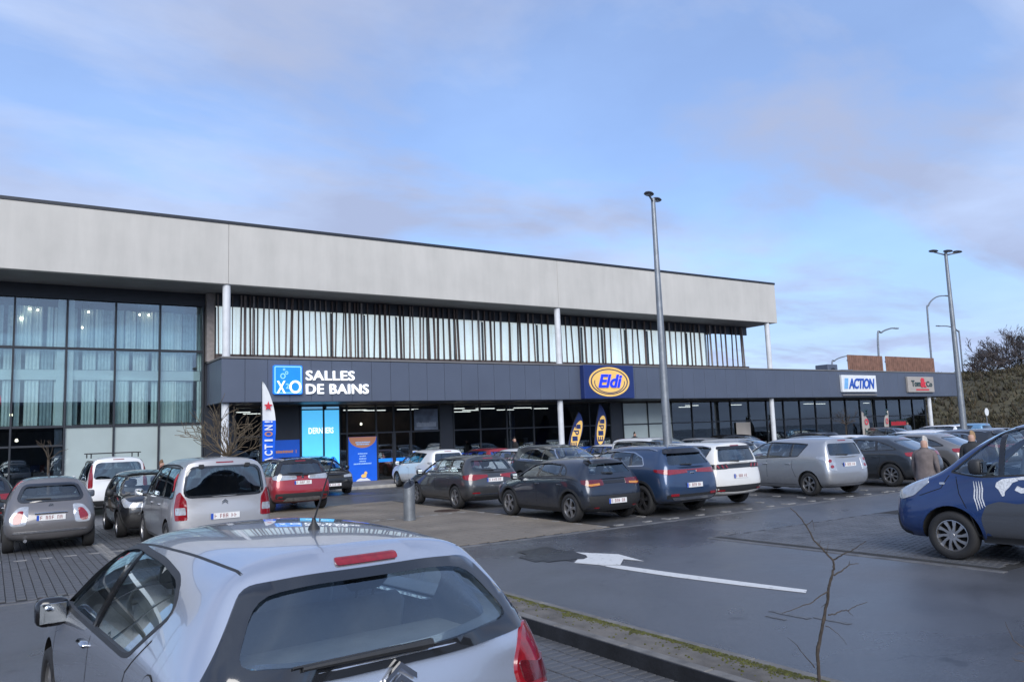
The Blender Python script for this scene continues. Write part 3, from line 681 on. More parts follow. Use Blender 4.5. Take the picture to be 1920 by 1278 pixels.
def make_white_mpv():
    c = make_mpv(paint('white_paint_dirty',(.72,.73,.74),.0,.35,dirt=.5,dcol=(.25,.24,.22)))
    c.patch('tail_light','oblr', rpoly([(-.08,.86),(.06,.86),(.08,1.3),(.06,1.58),(-.01,1.6),(-.08,1.2)],.03),'red',off=.012,thick=.02,step=.06)
    rear_trim(c,.28,.46,wf=.86)
    for y in (-1.2,0.2):
        k = MB(); k.tube([(-.78,y,1.93),(.78,y,1.93)],.02,6)
        for x in (-.7,.7): k.tube([(x,y,1.78),(x,y,1.93)],.02,6)
        k.build('roof_bar',M['black'],c.root,True)
    return c
def make_city():
    c = Car('parked_car','x',paint('black_paint',(.012,.013,.016),.2,.25), L=3.62,W=1.68,H=1.50,belt=.94,beltR=1.0,wb=2.40,fo=.66,rw=.30,yRR=.35,yW=.10,zW=1.0,yRF=.45,yC=1.02,zC=1.0,zH=.86,wr=.74,rim='alloy',spokes=5)
    common(c,mir=M['black']); sill_trim(c,.32)
    c.patch('tail_light','oblr', rpoly([(-.16,.66),(.02,.66),(.04,.98),(-.12,.98)],.03),'red',off=.010); return c
def make_red_suv():
    c = Car('parked_car','x',paint('red_paint',(.30,.016,.026),.25,.3), two=M['gloss'], L=4.21,W=1.80,H=1.60,zb=.24,belt=1.0,beltR=1.04,wb=2.60,fo=.84,rw=.335,yRR=.34,yW=.08,zW=1.06,yRF=.5,yC=1.1,zC=1.04,zH=.90,wr=.73,tglass='tglass',
        rearwin=[(-.66,1.13),(.66,1.13),(.56,1.42),(-.56,1.42)],rim='dalloy',spokes=5)
    common(c,plate_z=.86,plate_front=.45,mir=M['gloss']); sill_trim(c,.36); rear_trim(c,.27,.56,wf=.90)
    c.patch('skid_plate','rear', rpoly([(-.60,.32),(.60,.32),(.50,.43),(-.50,.43)],.03),'chrome',off=.02,thick=.02,mirror=False)
    c.patch('tail_light','oblr', rpoly([(-.46,.96),(-.06,.94),(.16,.98),(.20,1.06),(.0,1.10),(-.44,1.07)],.03),'clear',off=.012,thick=.02,step=.05)
    c.patch('fog_reflector','rear', rpoly([(.62,.44),(.74,.44),(.74,.48),(.62,.48)],.01),'red',off=.02,step=.05,mirror=True)
    k = MB(); y = c.surf('rear',0,1.02).y; k.lathe([(.04,-.012),(.04,.012),(.028,.014)],14,'Y',(0,y,1.02)); k.build('badge',M['chrome'],c.root,True)
    c.wiper(.0,1.13,-.42,1.15)
    ln = [(.5,1.47),(-.2,1.51),(-.95,1.47),(-1.30,1.36),(-1.46,1.16)]; c.patch('roof_line','side', ribbon([Vector(q) for q in resample_line(ln,.1)],.022),'chrome',off=.006)
    return c
def make_grey_hatch():
    c = Car('parked_car','x',paint('graphite_paint',(.055,.058,.064),.45,.3), L=4.37,W=1.80,H=1.50,belt=.94,beltR=1.0,wb=2.64,fo=.88,rw=.325,yRR=.50,yW=.10,zW=1.0,yRF=.36,yC=1.08,zC=.99,zH=.80,wr=.71,spokes=5,
        rearwin=[(-.64,1.06),(.64,1.06),(.56,1.34),(-.56,1.34)])
    common(c,plate_z=.80); rear_trim(c,.25,.36,wf=.82)
    c.patch('tail_light','oblr', rpoly([(-.44,.88),(-.10,.80),(.20,.84),(.25,.94),(-.02,.97),(-.42,.95)],.03),'red',off=.012,thick=.02,step=.05)
    c.patch('bumper_strip','rear', rpoly([(-.66,.40),(.66,.40),(.66,.425),(-.66,.425)],.01),'chrome',off=.012,mirror=False)
    c.patch('fog_reflector','rear', rpoly([(.50,.44),(.72,.44),(.72,.475),(.50,.475)],.01),'red',off=.014,step=.06,mirror=True); c.wiper(.0,1.06,-.36,1.07); return c
def make_navy_hatch():
    c = Car('parked_car','x',paint('dark_navy_paint',(.024,.032,.050),.5,.28), L=4.06,W=1.76,H=1.44,belt=.93,beltR=1.0,wb=2.54,fo=.82,rw=.325,yRR=.40,yW=.12,zW=.96,yRF=.36,yC=1.04,zC=.97,zH=.78,wr=.70,spokes=5,glass='cglass',
        dlo=[(.90,.965),(.30,1.285),(-.2,1.325),(-.90,1.29),(-1.10,1.19),(-1.18,1.05)],rearwin=[(-.62,1.08),(.62,1.08),(.50,1.31),(-.50,1.31)])
    common(c,plate_z=.47); sill_trim(c,.30); rear_trim(c,.24,.60,wf=.86)
    c.patch('light_band','rear', rpoly([(-.76,.86),(.76,.86),(.76,.93),(-.76,.93)],.02),'gloss',off=.008,mirror=False)
    c.patch('tail_light','oblr', rpoly([(-.34,.83),(-.04,.80),(.16,.88),(.18,.96),(-.30,.955)],.03),'dred',off=.014,thick=.02,step=.05)
    c.patch('tail_light_lens','oblr', rpoly([(-.26,.835),(-.06,.82),(.04,.86),(-.25,.88)],.02),'amber',off=.019,thick=.01,step=.05)
    c.patch('spoiler','rear', rpoly([(-.58,1.30),(.58,1.30),(.53,1.40),(-.53,1.40)],.03),'gloss',off=.05,thick=.07,mirror=False)
    c.patch('fog_reflector','rear', rpoly([(.50,.32),(.62,.32),(.62,.35),(.50,.35)],.01),'red',off=.014,step=.06,mirror=True); c.wiper(.0,1.07,-.30,1.09); return c
def make_blue_suv():
    c = Car('parked_car','x',paint('steel_blue_paint',(.030,.060,.125),.45,.28), L=4.48,W=1.87,H=1.65,zb=.25,belt=1.04,beltR=1.10,wb=2.67,fo=.91,rw=.355,yRR=.42,yW=.10,zW=1.12,yRF=.42,yC=1.08,zC=1.08,zH=.94,wr=.72,spokes=5,tglass='tglass',trim='chrome',
        dlo=[(.94,1.09),(.36,1.48),(-.2,1.52),(-.95,1.48),(-1.30,1.36),(-1.42,1.18)],pillars=[(-.12,.0),(-.95,.10)],rearwin=[(-.68,1.18),(.68,1.18),(.56,1.45),(-.56,1.45)],rim='dalloy')
    common(c,plate_z=.70,plate_front=.5); sill_trim(c,.40); rear_trim(c,.28,.50,wf=.88)
    c.patch('tail_light','oblr', rpoly([(-.50,.99),(-.06,.96),(.28,1.03),(.30,1.09),(-.48,1.07)],.02),'red',off=.014,thick=.02,step=.06)
    c.patch('light_band','rear', rpoly([(-.40,1.045),(.40,1.045),(.40,1.07),(-.40,1.07)],.01),'red',off=.012,mirror=False)
    c.patch('skid_plate','rear', rpoly([(-.62,.36),(.62,.36),(.70,.43),(-.70,.43)],.03),'chrome',off=.02,thick=.02,mirror=False)
    c.patch('fog_reflector','rear', rpoly([(.52,.46),(.74,.46),(.74,.52),(.52,.52)],.01),'red',off=.018,step=.06,mirror=True)
    c.patch('spoiler','rear', rpoly([(-.64,1.45),(.64,1.45),(.57,1.56),(-.57,1.56)],.03),'gloss',off=.05,thick=.07,mirror=False)
    c.wiper(.0,1.17,-.34,1.18); c.rails('chrome')
    k = MB(); y = c.surf('rear',0,.98).y; k.cbox((-.07,y-.014,.955),(.07,y+.01,1.0),.012); k.build('badge',M['chrome'],c.root); return c
def make_white_suv():
    c = Car('parked_car','x',paint('pearl_white_paint',(.66,.66,.64),.0,.32,dirt=.4,dcol=(.25,.24,.22)), L=4.64,W=1.86,H=1.65,zb=.26,belt=1.02,beltR=1.08,wb=2.84,fo=.90,rw=.35,yRR=.22,yW=.08,zW=1.10,yRF=.50,yC=1.20,zC=1.07,zH=.95,wr=.76,tglass='tglass',spokes=5,rim='dalloy',
        rearwin=[(-.70,1.15),(.70,1.15),(.60,1.47),(-.60,1.47)])
    common(c,plate_z=.78,plate_front=.5,mir=M['gloss']); sill_trim(c,.40); rear_trim(c,.28,.55,wf=.92)
    c.patch('light_band','rear', rpoly([(-.72,.98),(.72,.98),(.74,1.09),(-.74,1.09)],.02),'gloss',off=.012,mirror=False)
    c.patch('tail_light_housing','oblr', rpoly([(-.30,.97),(.0,.97),(.16,1.0),(.18,1.09),(-.3,1.10)],.02),'gloss',off=.014,thick=.02,step=.05)
    for i in range(3):
        x = .70-.14*i; c.patch('tail_light','rear', [(x,.995),(x+.05,.995),(x+.09,1.075),(x+.04,1.075)],'red',off=.024,step=.05,mirror=True)
    c.patch('spoiler','rear', rpoly([(-.64,1.47),(.64,1.47),(.60,1.54),(-.60,1.54)],.03),'gloss',off=.04,thick=.06,mirror=False)
    c.patch('fog_reflector','rear', rpoly([(.60,.42),(.80,.42),(.80,.46),(.60,.46)],.01),'red',off=.018,step=.06,mirror=True)
    c.wiper(.0,1.15,-.30,1.16); c.rails('chrome'); return c
def make_silver_wagon():
    c = Car('parked_car','x',paint('silver_grey_paint',(.36,.375,.40),.55,.3,dirt=.3), L=4.46,W=1.80,H=1.63,belt=.98,beltR=1.05,wb=2.78,fo=.90,rw=.325,yRR=.30,yW=.12,zW=1.06,yRF=.50,yC=1.26,zC=1.03,zH=.82,wr=.74,tglass='tglass',spokes=6,
        dlo=[(1.10,1.02),(.40,1.47),(.0,1.51),(-1.0,1.47),(-1.38,1.44),(-1.08,1.10)],pillars=[(.08,.0),(-.80,.0)],rearwin=[(-.66,1.12),(.66,1.12),(.58,1.45),(-.58,1.45)])
    common(c,plate_z=.86); rear_trim(c,.25,.33,wf=.80)
    c.patch('tail_light','oblr', rpoly([(-.24,.68),(-.02,.74),(.10,.98),(.32,1.05),(.28,1.10),(.0,1.10),(-.18,1.02)],.03),'clear',off=.012,thick=.02,step=.05)
    for z in (.82,.98): c.patch('tail_light_lens','oblr', oval(-.10+(z-.82)*.3,z,.05,.045),'red',off=.018,thick=.01,step=.04)
    c.wiper(.0,1.12,-.40,1.13); c.handles([]); return c
def make_coupe_suv():
    c = Car('parked_car','x',paint('slate_paint',(.040,.048,.058),.45,.3), L=4.50,W=1.83,H=1.56,zb=.24,belt=1.0,beltR=1.07,wb=2.72,fo=.92,rw=.35,yRR=1.05,yW=.12,zW=1.08,zRR=-.03,yRF=.32,yC=1.08,zC=1.04,zH=.90,wr=.72,tglass='tglass',spokes=8,
        dlo=[(.92,1.04),(.28,1.42),(-.2,1.45),(-.85,1.41),(-1.30,1.28),(-1.62,1.13)],pillars=[(-.16,.0),(-.98,.12)],rearwin=[(-.62,1.13),(.62,1.13),(.56,1.40),(-.56,1.40)])
    common(c,plate_z=.62,plate_front=.5); sill_trim(c,.38); rear_trim(c,.28,.50,wf=.88)
    c.patch('tail_light','oblr', rpoly([(-.40,.98),(-.05,.90),(.20,.94),(.22,1.04),(-.38,1.06)],.03),'red',off=.014,thick=.02,step=.05); return c
def make_panel_van():
    P = paint('royal_blue_paint',(.012,.042,.15),.35,.28,dirt=.2)
    c = Car('parked_van','x',P, L=4.95,W=1.98,H=2.04,sub=3,zb=.28,belt=1.20,beltR=1.22,wb=3.10,fo=.95,rw=.345,yRR=.08,yW=.04,zW=1.25,zRR=-.03,yRF=.80,yC=1.68,zC=1.22,zH=1.00,wr=.82,tail=.75,wid=.215,step=.06,spokes=10,spk='swirl',rimr=.66,floor=.75,zmid=.70,
        dlo=[(1.47,1.255),(.82,1.80),(.5,1.88),(.12,1.88),(.10,1.25),(1.1,1.19)],dlor=[.02,.08,.08,.05,.06,.1],pillars=[(.80,-.02)],
        screen=[(-.80,1.30),(.80,1.30),(.68,1.86),(.3,1.88),(-.3,1.88),(-.68,1.86)],rearwin=[(-.72,1.30),(.72,1.30),(.66,1.78),(-.66,1.78)],gap=.075)
    c.mirrors(M['black'],z=1.32,size=1.35,y=1.0); c.handles([.30],z=1.10,m=M['black'])
    c.seams([[(1.40,1.19),(1.37,.95),(1.22,.60),(1.16,.38)],[(.06,1.86),(.05,1.2),(.06,.36)],[(1.18,.37),(.06,.36)],[(1.50,1.21),(1.62,1.02),(1.95,.90)]])
    c.plate(0,.55,True); c.plate(0,.9)
    gp_ = paint('graphite_wrap',(.075,.080,.090),.35,.3,dirt=.2)
    yf, yr = c.ax
    # dark graphite lower half, ragged where it meets the blue
    pl = [(1.07,.34),(1.10,.62),(1.02,.80),(.85,.86),(.6,.83),(.35,.90),(.0,.86),(-.5,.92),(-1.0,.86),(-1.1,.34)]
    c.patch('lower_wrap','side', rpoly(pl,.05), gp_, off=.002, thick=.001)
    c.patch('sill_trim','side', [(1.12,.27),(1.12,.36),(-1.1,.36),(-1.1,.27)],'black',off=.012,thick=.02)
    c.patch('arch_trim','side', arc(yf,.35,.465,-8,188,22)+arc(yf,.35,.425,188,-8,22),P,off=.014,thick=.03,step=.06)
    wv = mat('white_vinyl',(.70,.72,.74),.35,scale=40,var=.25)
    for i in range(4):                           # claw scratches behind the wheel arch
        y = 1.16-.034*i; c.patch('claw_mark','side', ribbon([Vector((y,1.13)),Vector((y-.01,1.02)),Vector((y+.004,.90)),Vector((y-.02,.80)),Vector((y-.03,.72+.02*i))],[.008,.018,.018,.014,.004]), wv, off=.004, thick=.001, step=.05)
    # leaping cat on the door, drawn as a handful of white shapes
    for pl in ([(.62,1.19),(.78,1.17),(.86,1.12),(.88,1.06),(.84,1.02),(.80,.93),(.77,.94),(.76,1.0),(.70,1.06),(.66,1.12),(.58,1.15)],
               [(.58,1.16),(.62,1.19),(.30,1.24),(.05,1.25),(.05,1.21),(.3,1.18)],
               [(.60,1.08),(.64,1.02),(.56,.98),(.44,1.0),(.34,1.07),(.40,1.12),(.46,1.06),(.54,1.05)],
               [(.34,1.08),(.2,1.05),(.06,1.10),(.05,1.15),(.18,1.11),(.3,1.13)],
               [(.50,1.14),(.44,1.11),(.36,1.14),(.40,1.17)]):
        c.patch('cat_graphic','side', rpoly(pl,.012), wv, off=.004, thick=.001, step=.05)
    c.patch('headlight','oblf', rpoly([(-.22,.86),(.10,.84),(.26,.90),(.42,1.10),(.34,1.16),(.10,1.10),(-.10,.98),(-.24,.95)],.03),'clear',off=.010,thick=.02,step=.05)
    c.patch('grille','front', rpoly([(-.55,.82),(.55,.82),(.60,.93),(-.60,.93)],.03),'black',off=.008,mirror=False)
    c.patch('bumper','front', rpoly([(-.85,.32),(.85,.32),(.85,.62),(-.85,.62)],.06),'black',off=.008,mirror=False)
    c.patch('bumper_corner','oblf', rpoly([(-.30,.29),(.10,.29),(.16,.36),(-.30,.40)],.03),'black',off=.012)
    c.patch('indicator','side', rpoly([(1.56,1.075),(1.64,1.075),(1.64,1.105),(1.56,1.105)],.012),'clear',off=.010)
    k = MB(); k.tube([(-.99,1.45,1.27),(-1.0,1.42,1.2)],.03,6)
    return c

# ------------------------------------------------------------------ ground
def nodes_mat(name):
    m = bpy.data.materials.new(name); m.use_nodes = True; t = m.node_tree; return m, t, t.nodes['Principled BSDF'], t.nodes.new, t.links.new
def asphalt(name, base=(.078,.082,.092), wet=1.0):
    m, t, b, NN, K = nodes_mat(name); co = NN('ShaderNodeTexCoord')
    def noise(sc, det=5, ro=.55):
        n = NN('ShaderNodeTexNoise'); n.inputs['Scale'].default_value = sc; n.inputs['Detail'].default_value = det; n.inputs['Roughness'].default_value = ro; K(co.outputs['Object'], n.inputs['Vector']); return n
    big, mid, fine = noise(.11,6,.6), noise(.9,5,.6), noise(95,2,.6)
    def rng(src, a, b_, c, d):
        r_ = NN('ShaderNodeMapRange'); r_.inputs[1].default_value = a; r_.inputs[2].default_value = b_; r_.inputs[3].default_value = c; r_.inputs[4].default_value = d; K(src, r_.inputs[0]); return r_
    s_ = NN('ShaderNodeMath'); s_.operation = 'MULTIPLY_ADD'; K(mid.outputs[0], s_.inputs[0]); s_.inputs[1].default_value = .35; K(big.outputs[0], s_.inputs[2])
    K(rng(s_.outputs[0], .50, .86, .15 if wet else .45, .54).outputs[0], b.inputs['Roughness'])
    cl = rng(fine.outputs[0], .3, .7, .7, 1.35); c2 = rng(s_.outputs[0], .50, .85, .62, 1.25)
    mu = NN('ShaderNodeMath'); mu.operation = 'MULTIPLY'; K(cl.outputs[0], mu.inputs[0]); K(c2.outputs[0], mu.inputs[1])
    x = NN('ShaderNodeMix'); x.data_type = 'RGBA'; x.blend_type = 'MULTIPLY'; x.inputs[0].default_value = 1; x.inputs[6].default_value = (*base,1); K(mu.outputs[0], x.inputs[7]); K(x.outputs[2], b.inputs['Base Color'])
    bu = NN('ShaderNodeBump'); bu.inputs['Strength'].default_value = .45; bu.inputs['Distance'].default_value = .008; K(fine.outputs[0], bu.inputs['Height'])
    b2 = NN('ShaderNodeBump'); b2.inputs['Strength'].default_value = .06; b2.inputs['Distance'].default_value = .03; K(mid.outputs[0], b2.inputs['Height']); K(bu.outputs[0], b2.inputs['Normal']); K(b2.outputs[0], b.inputs['Normal'])
    # hairline cracks, oil spots and tyre-darkened lanes
    vo = NN('ShaderNodeTexVoronoi'); vo.feature = 'DISTANCE_TO_EDGE'; vo.inputs['Scale'].default_value = .16
    wv = NN('ShaderNodeVectorMath'); wv.operation = 'MULTIPLY_ADD'; K(mid.outputs['Color'], wv.inputs[0]); wv.inputs[1].default_value = (1.6,1.6,0); K(co.outputs['Object'], wv.inputs[2]); K(wv.outputs[0], vo.inputs['Vector'])
    ck = rng(vo.outputs['Distance'], .0, .0022, .45, 1.0)
    spn = noise(1.7,2,.5); sp_ = rng(spn.outputs[0], .70, .76, 1.0, .55); gr = noise(28,3,.7); gr_ = rng(gr.outputs[0], .3, .7, .82, 1.18)
    prev = x.outputs[2]
    for f_ in (ck, sp_, gr_):
        y_ = NN('ShaderNodeMix'); y_.data_type = 'RGBA'; y_.blend_type = 'MULTIPLY'; y_.inputs[0].default_value = 1; K(prev, y_.inputs[6]); K(f_.outputs[0], y_.inputs[7]); prev = y_.outputs[2]
    K(prev, b.inputs['Base Color'])
    b.inputs['Specular IOR Level'].default_value = .6
    return m
def brickmat(name, c1, c2, mortar, sx=.25, sy=.125, rough=.6):
    m, t, b, NN, K = nodes_mat(name); co = NN('ShaderNodeTexCoord'); br = NN('ShaderNodeTexBrick')
    K(co.outputs['Object'], br.inputs['Vector']); br.inputs['Scale'].default_value = 1; br.inputs['Brick Width'].default_value = sx; br.inputs['Row Height'].default_value = sy
    br.inputs['Mortar Size'].default_value = .007; br.inputs['Color1'].default_value = (*c1,1); br.inputs['Color2'].default_value = (*c2,1); br.inputs['Mortar'].default_value = (*mortar,1)
    n = NN('ShaderNodeTexNoise'); n.inputs['Scale'].default_value = .45; n.inputs['Detail'].default_value = 7; K(co.outputs['Object'], n.inputs['Vector'])
    r_ = NN('ShaderNodeMapRange'); r_.inputs[1].default_value = .3; r_.inputs[2].default_value = .7; r_.inputs[3].default_value = .7; r_.inputs[4].default_value = 1.3; K(n.outputs[0], r_.inputs[0])
    x = NN('ShaderNodeMix'); x.data_type = 'RGBA'; x.blend_type = 'MULTIPLY'; x.inputs[0].default_value = 1; K(br.outputs[0], x.inputs[6]); K(r_.outputs[0], x.inputs[7]); K(x.outputs[2], b.inputs['Base Color'])
    r2 = NN('ShaderNodeMapRange'); r2.inputs[1].default_value = .35; r2.inputs[2].default_value = .65; r2.inputs[3].default_value = rough-.2; r2.inputs[4].default_value = rough+.15; K(n.outputs[0], r2.inputs[0]); K(r2.outputs[0], b.inputs['Roughness'])
    bu = NN('ShaderNodeBump'); bu.invert = True; bu.inputs['Strength'].default_value = .5; bu.inputs['Distance'].default_value = .01; K(br.outputs['Fac'], bu.inputs['Height']); K(bu.outputs[0], b.inputs['Normal'])
    return m
M['asphalt'] = asphalt('wet_asphalt'); M['asphalt2'] = asphalt('repaired_asphalt', (.018,.018,.020))
M['paver'] = mat('grey_concrete_paver', (.085,.088,.095), .55, var=.3, scale=2.2, bump=.3, bscale=60)
M['paver_b'] = mat('brown_concrete_paver', (.165,.142,.115), .65, var=.3, scale=.6, bump=.3, bscale=60)
M['bed'] = mat('joint_sand', (.022,.022,.022), .9, var=.3)
M['light_paver'] = mat('light_marker_paver', (.21,.205,.195), .6, var=.35, scale=9, bump=.2)
M['bays'] = brickmat('bay_pavers', (.075,.078,.085), (.10,.10,.105), (.03,.03,.03), .25, .125, .5)
M['slab'] = mat('pavement_concrete', (.22,.21,.20), .7, var=.25, scale=1.5, bump=.2)
M['kerb'] = mat('kerb_concrete', (.145,.137,.125), .7, var=.3, scale=5, bump=.35, bscale=50)
M['moss'] = mat('moss', (.085,.088,.018), .9, var=.5, scale=14, bump=1.0, bscale=90)
M['soil'] = mat('worn_paving', (.125,.113,.098), .85, var=.35, scale=4, bump=.5, bscale=60)
def wornpaint(name, lo, hi, col=(.62,.62,.60)):
    m, t, b, NN, K = nodes_mat(name); co = NN('ShaderNodeTexCoord'); n = NN('ShaderNodeTexNoise'); n.inputs['Scale'].default_value = 9; n.inputs['Detail'].default_value = 8; n.inputs['Roughness'].default_value = .75
    K(co.outputs['Object'], n.inputs['Vector']); r_ = NN('ShaderNodeMapRange'); r_.inputs[1].default_value = lo; r_.inputs[2].default_value = hi; K(n.outputs[0], r_.inputs[0])
    x = NN('ShaderNodeMix'); x.data_type = 'RGBA'; K(r_.outputs[0], x.inputs[0]); x.inputs[6].default_value = (.045,.047,.05,1); x.inputs[7].default_value = (*col,1); K(x.outputs[2], b.inputs['Base Color']); b.inputs['Roughness'].default_value = .5
    return m
M['rpaint'] = wornpaint('road_paint', .30, .44); M['rpaint2'] = wornpaint('faded_road_paint', .35, .75, (.17,.175,.185))

def sheet(name, pts, z, m, kind='structure', parent=None):
    k = MB(); k.add([(x,y,z) for x,y in pts], [tuple(range(len(pts)))]); o = k.build(name, m, parent)
    if o.data.polygons[0].normal.z < 0: o.data.flip_normals()
    if kind and not parent: o['kind'] = kind
    return o
def rect(x0,x1,y0,y1): return [(x0,y0),(x1,y0),(x1,y1),(x0,y1)]
sheet('ground', rect(-900,1100,-700,1300), 0, M['asphalt'])
YW, Y0 = 35.8, 33.1
bay_l = sheet('paved_bays', rect(-14,5.4,13.25,24.6), .004, M['bed'])
bay_m = sheet('paved_forecourt', rect(5.42,11.3,13.25,24.6), .004, M['bed'])
bay_r = sheet('paved_row', rect(11.32,62,13.25,24.6), .005, M['bays'])
bay_n = sheet('paved_row', rect(9,62,28.2,31.8), .005, M['bays'])
bay_c = sheet('paved_bay', rect(-9,4.70,2.4,8.3), .004, M['bed'])
bay_v = sheet('paved_bay', rect(11.35,24,5.45,10.6), .004, M['bed'])
def paver_mesh(px, py, m, zt=.016, j=.006, c=.006):
    a, b_ = px/2-j, py/2-j; v = []
    for (q, z) in ((0,.0),(0,zt-.004),(c,zt)):
        v += [(-a+q,-b_+q,z),(a-q,-b_+q,z),(a-q,b_-q,z),(-a+q,b_-q,z)]
    f = [(8,9,10,11)]
    for r_ in (0,1):
        for i in range(4): f.append((r_*4+i,r_*4+(i+1)%4,r_*4+4+(i+1)%4,r_*4+4+i))
    k = MB(); k.add(v, f); return k.mesh('paver', m)
def pavers(parent, x0, x1, y0, y1, px, py, m, single=None, off=True):
    """paving laid in columns along y; pieces inside `single` are objects of their own, the rest one mesh"""
    pm = paver_mesh(px, py, m); tv = [v.co.copy() for v in pm.vertices]; tf = [tuple(f.vertices) for f in pm.polygons]; k = MB(); n = 0
    i = 0; x = x0 + px/2
    while x < x1:
        y = y0 + py/2 + (py/2 if off and i % 2 else 0)
        while y < y1:
            dz = random.uniform(-.0018,.0018); rz = random.uniform(-.012,.012)
            if single and n < 299 and single[0] < x < single[1] and single[2] < y < single[3]:
                o = link('paver', pm, parent); o.location = (x,y,.001+dz); o.rotation_euler = (random.uniform(-.01,.01),random.uniform(-.01,.01),rz); n += 1
            else: k.add([Vector((x+v.x,y+v.y,.001+dz+v.z)) for v in tv], tf)
            y += py
        x += px; i += 1
    o = k.build('paver_field', m, parent); o['kind'] = 'stuff'
pavers(bay_l, -5.5, 5.38, 13.27, 24.55, .125, .25, M['paver'], (-.35,2.15,13.2,16.6))
pavers(bay_m, 5.46, 11.28, 13.27, 24.55, .22, .11, M['paver_b'], (7.3,9.4,13.2,14.6))
pavers(bay_c, 1.6, 4.68, 2.6, 8.2, .21, .105, M['paver'], (3.75,4.7,3.9,6.4))
pavers(bay_v, 11.5, 16.5, 5.6, 10.5, .21, .105, M['paver'], (11.4,13.3,5.5,6.9))
# flush and raised kerbs, stone by stone
def kerb_run(name, x0, x1, y0, y1, z0, z1, step, m=None, label=None, axis='x', kind='structure'):
    e = empty(name, (0,0,0)); 
    if kind: e['kind'] = kind
    L_ = (x1-x0) if axis == 'x' else (y1-y0); n = max(1, round(L_/step))
    for i in range(n):
        a = (x0 if axis=='x' else y0) + L_*i/n + .004; b_ = (x0 if axis=='x' else y0) + L_*(i+1)/n - .004; dz = random.uniform(-.003,.003); k = MB()
        if axis == 'x': k.cbox((a,y0,z0),(b_,y1,z1+dz),.008)
        else: k.cbox((x0,a,z0),(x1,b_,z1+dz),.008)
        k.build('kerb_stone', m or M['kerb'], e)
    return e
M['fkerb'] = mat('grey_flush_kerb',(.105,.105,.108),.65,var=.3,scale=4,bump=.3)
kerb_run('flush_kerb', -12, 26, 13.08, 13.22, -.05, .010, 1.0, M['fkerb'])
kerb_run('flush_kerb', -12, 45, 24.62, 24.74, -.05, .010, 1.0, M['fkerb'])
kerb_run('flush_kerb', 11.2, 11.33, 5.4, 10.6, -.05, .012, 1.0, M['fkerb'], axis='y')
kerb_run('pavement_kerb', 9, 62, 31.82, 31.98, -.05, .13, 1.0, mat('pale_kerb',(.34,.33,.31),.7,var=.2,scale=4))
# pavement slabs in front of the shops
pv = sheet('pavement', rect(-14,66,31.99,YW+.2), .11, M['slab'])
for i in range(0, 60):
    x = 9 + i*.9
    if x > 30: break
    for j in range(4):
        y = 32.0 + j*.95; k = MB(); k.cbox((x+.006,y+.006,.112),(x+.894,y+.944,.124),.006); k.build('paving_slab', M['slab'], pv)
# the mossy kerb island right of the silver hatchback
kx0, kx1 = 4.74, 5.36
isl = empty('kerb_island'); isl['kind'] = 'structure'
for i in range(9):
    y = -.4 + i*1.0; k = MB(); k.cbox((kx0,y+.004,-.02),(kx0+.12,y+.996,.15),.012); k.build('kerb_stone', M['kerb'], isl)
    k = MB(); k.cbox((kx1-.09,y+.004,-.02),(kx1,y+.996,.142),.01); k.build('kerb_stone', M['kerb'], isl)
k = MB(); k.cbox((kx0-.022,-.4,-.02),(kx0-.002,8.6,.152),.004); k.build('dark_face_strip', mat('near_black_face',(.012,.013,.016),.7,var=.4,scale=4,bump=.3), isl)  # thin near-black strip along the kerb face towards the hatchback
k = MB(); n = 90; vs = []
for i in range(n+1):
    for j in range(5):
        y = -.4 + 9.0*i/n; x = kx0+.12 + (kx1-.09-kx0-.12)*j/4; vs.append((x,y,.138+random.uniform(-.004,.004)))
k.add(vs, [(i*5+j,i*5+j+1,(i+1)*5+j+1,(i+1)*5+j) for i in range(n) for j in range(4)]); k.build('worn_paving', M['soil'], isl)
k = MB(); rnd = random.Random(3)
for i in range(5200):                            # moss cushions along the joint
    y = rnd.uniform(-.4,8.5); t = abs(rnd.gauss(0,.045))*(1.3 if math.sin(y*3.1)+math.sin(y*7.7) > -.4 else .5); x = kx1-.095-t
    if rnd.random() < .05: x = rnd.uniform(kx0+.14,kx1-.1)
    r_ = rnd.uniform(.005,.014); h = r_*.7; p0 = [(x+r_*math.cos(a*1.2566+y),y+r_*1.3*math.sin(a*1.2566+y),.134) for a in range(5)]
    k.add(p0+[(x+r_*.5*math.cos(a*1.2566+y),y+r_*.6*math.sin(a*1.2566+y),.138+h) for a in range(5)], [(5,6,7,8,9)]+[(a,(a+1)%5,5+(a+1)%5,5+a) for a in range(5)])
mo = k.build('moss', M['moss']); tag(mo,'strip of green moss growing along the kerb joint','moss',kind='stuff')
# painted arrow, dark patch over its head, worn marks, marker pavers
def marking(name, polys, z, m, label, cat):
    k = MB()
    for pl in polys: k.prism([(x,y,z-.003) for x,y in pl], (0,0,.003))
    o = k.build(name, m); return tag(o, label, cat)
marking('road_arrow', [[G(*q).xy[:] for q in ((1047,1033),(1092,1036),(1160,1039),(1207,1052),(1169,1048),(1163,1059),(1120,1058.5),(1077,1055),(1088,1043))],[G(*q).xy[:] for q in ((1125,1059.4),(1163,1060),(1260,1073.5),(1390,1090.5),(1513,1106),(1511,1111.5),(1390,1097.5),(1260,1081),(1150,1064.5))]], .0075, M['rpaint'], 'white arrow painted on the wet asphalt with a long thin shaft', 'road marking')
rnd = random.Random(5); pl = []
for i in range(26):
    a = 2*math.pi*i/26; q = G(1035+62*math.cos(a)*(1+rnd.uniform(-.25,.2)), 1041+13*math.sin(a)*(1+rnd.uniform(-.3,.25))); pl.append((q.x,q.y))
sheet('asphalt_patch', pl, .0105, M['asphalt2'])
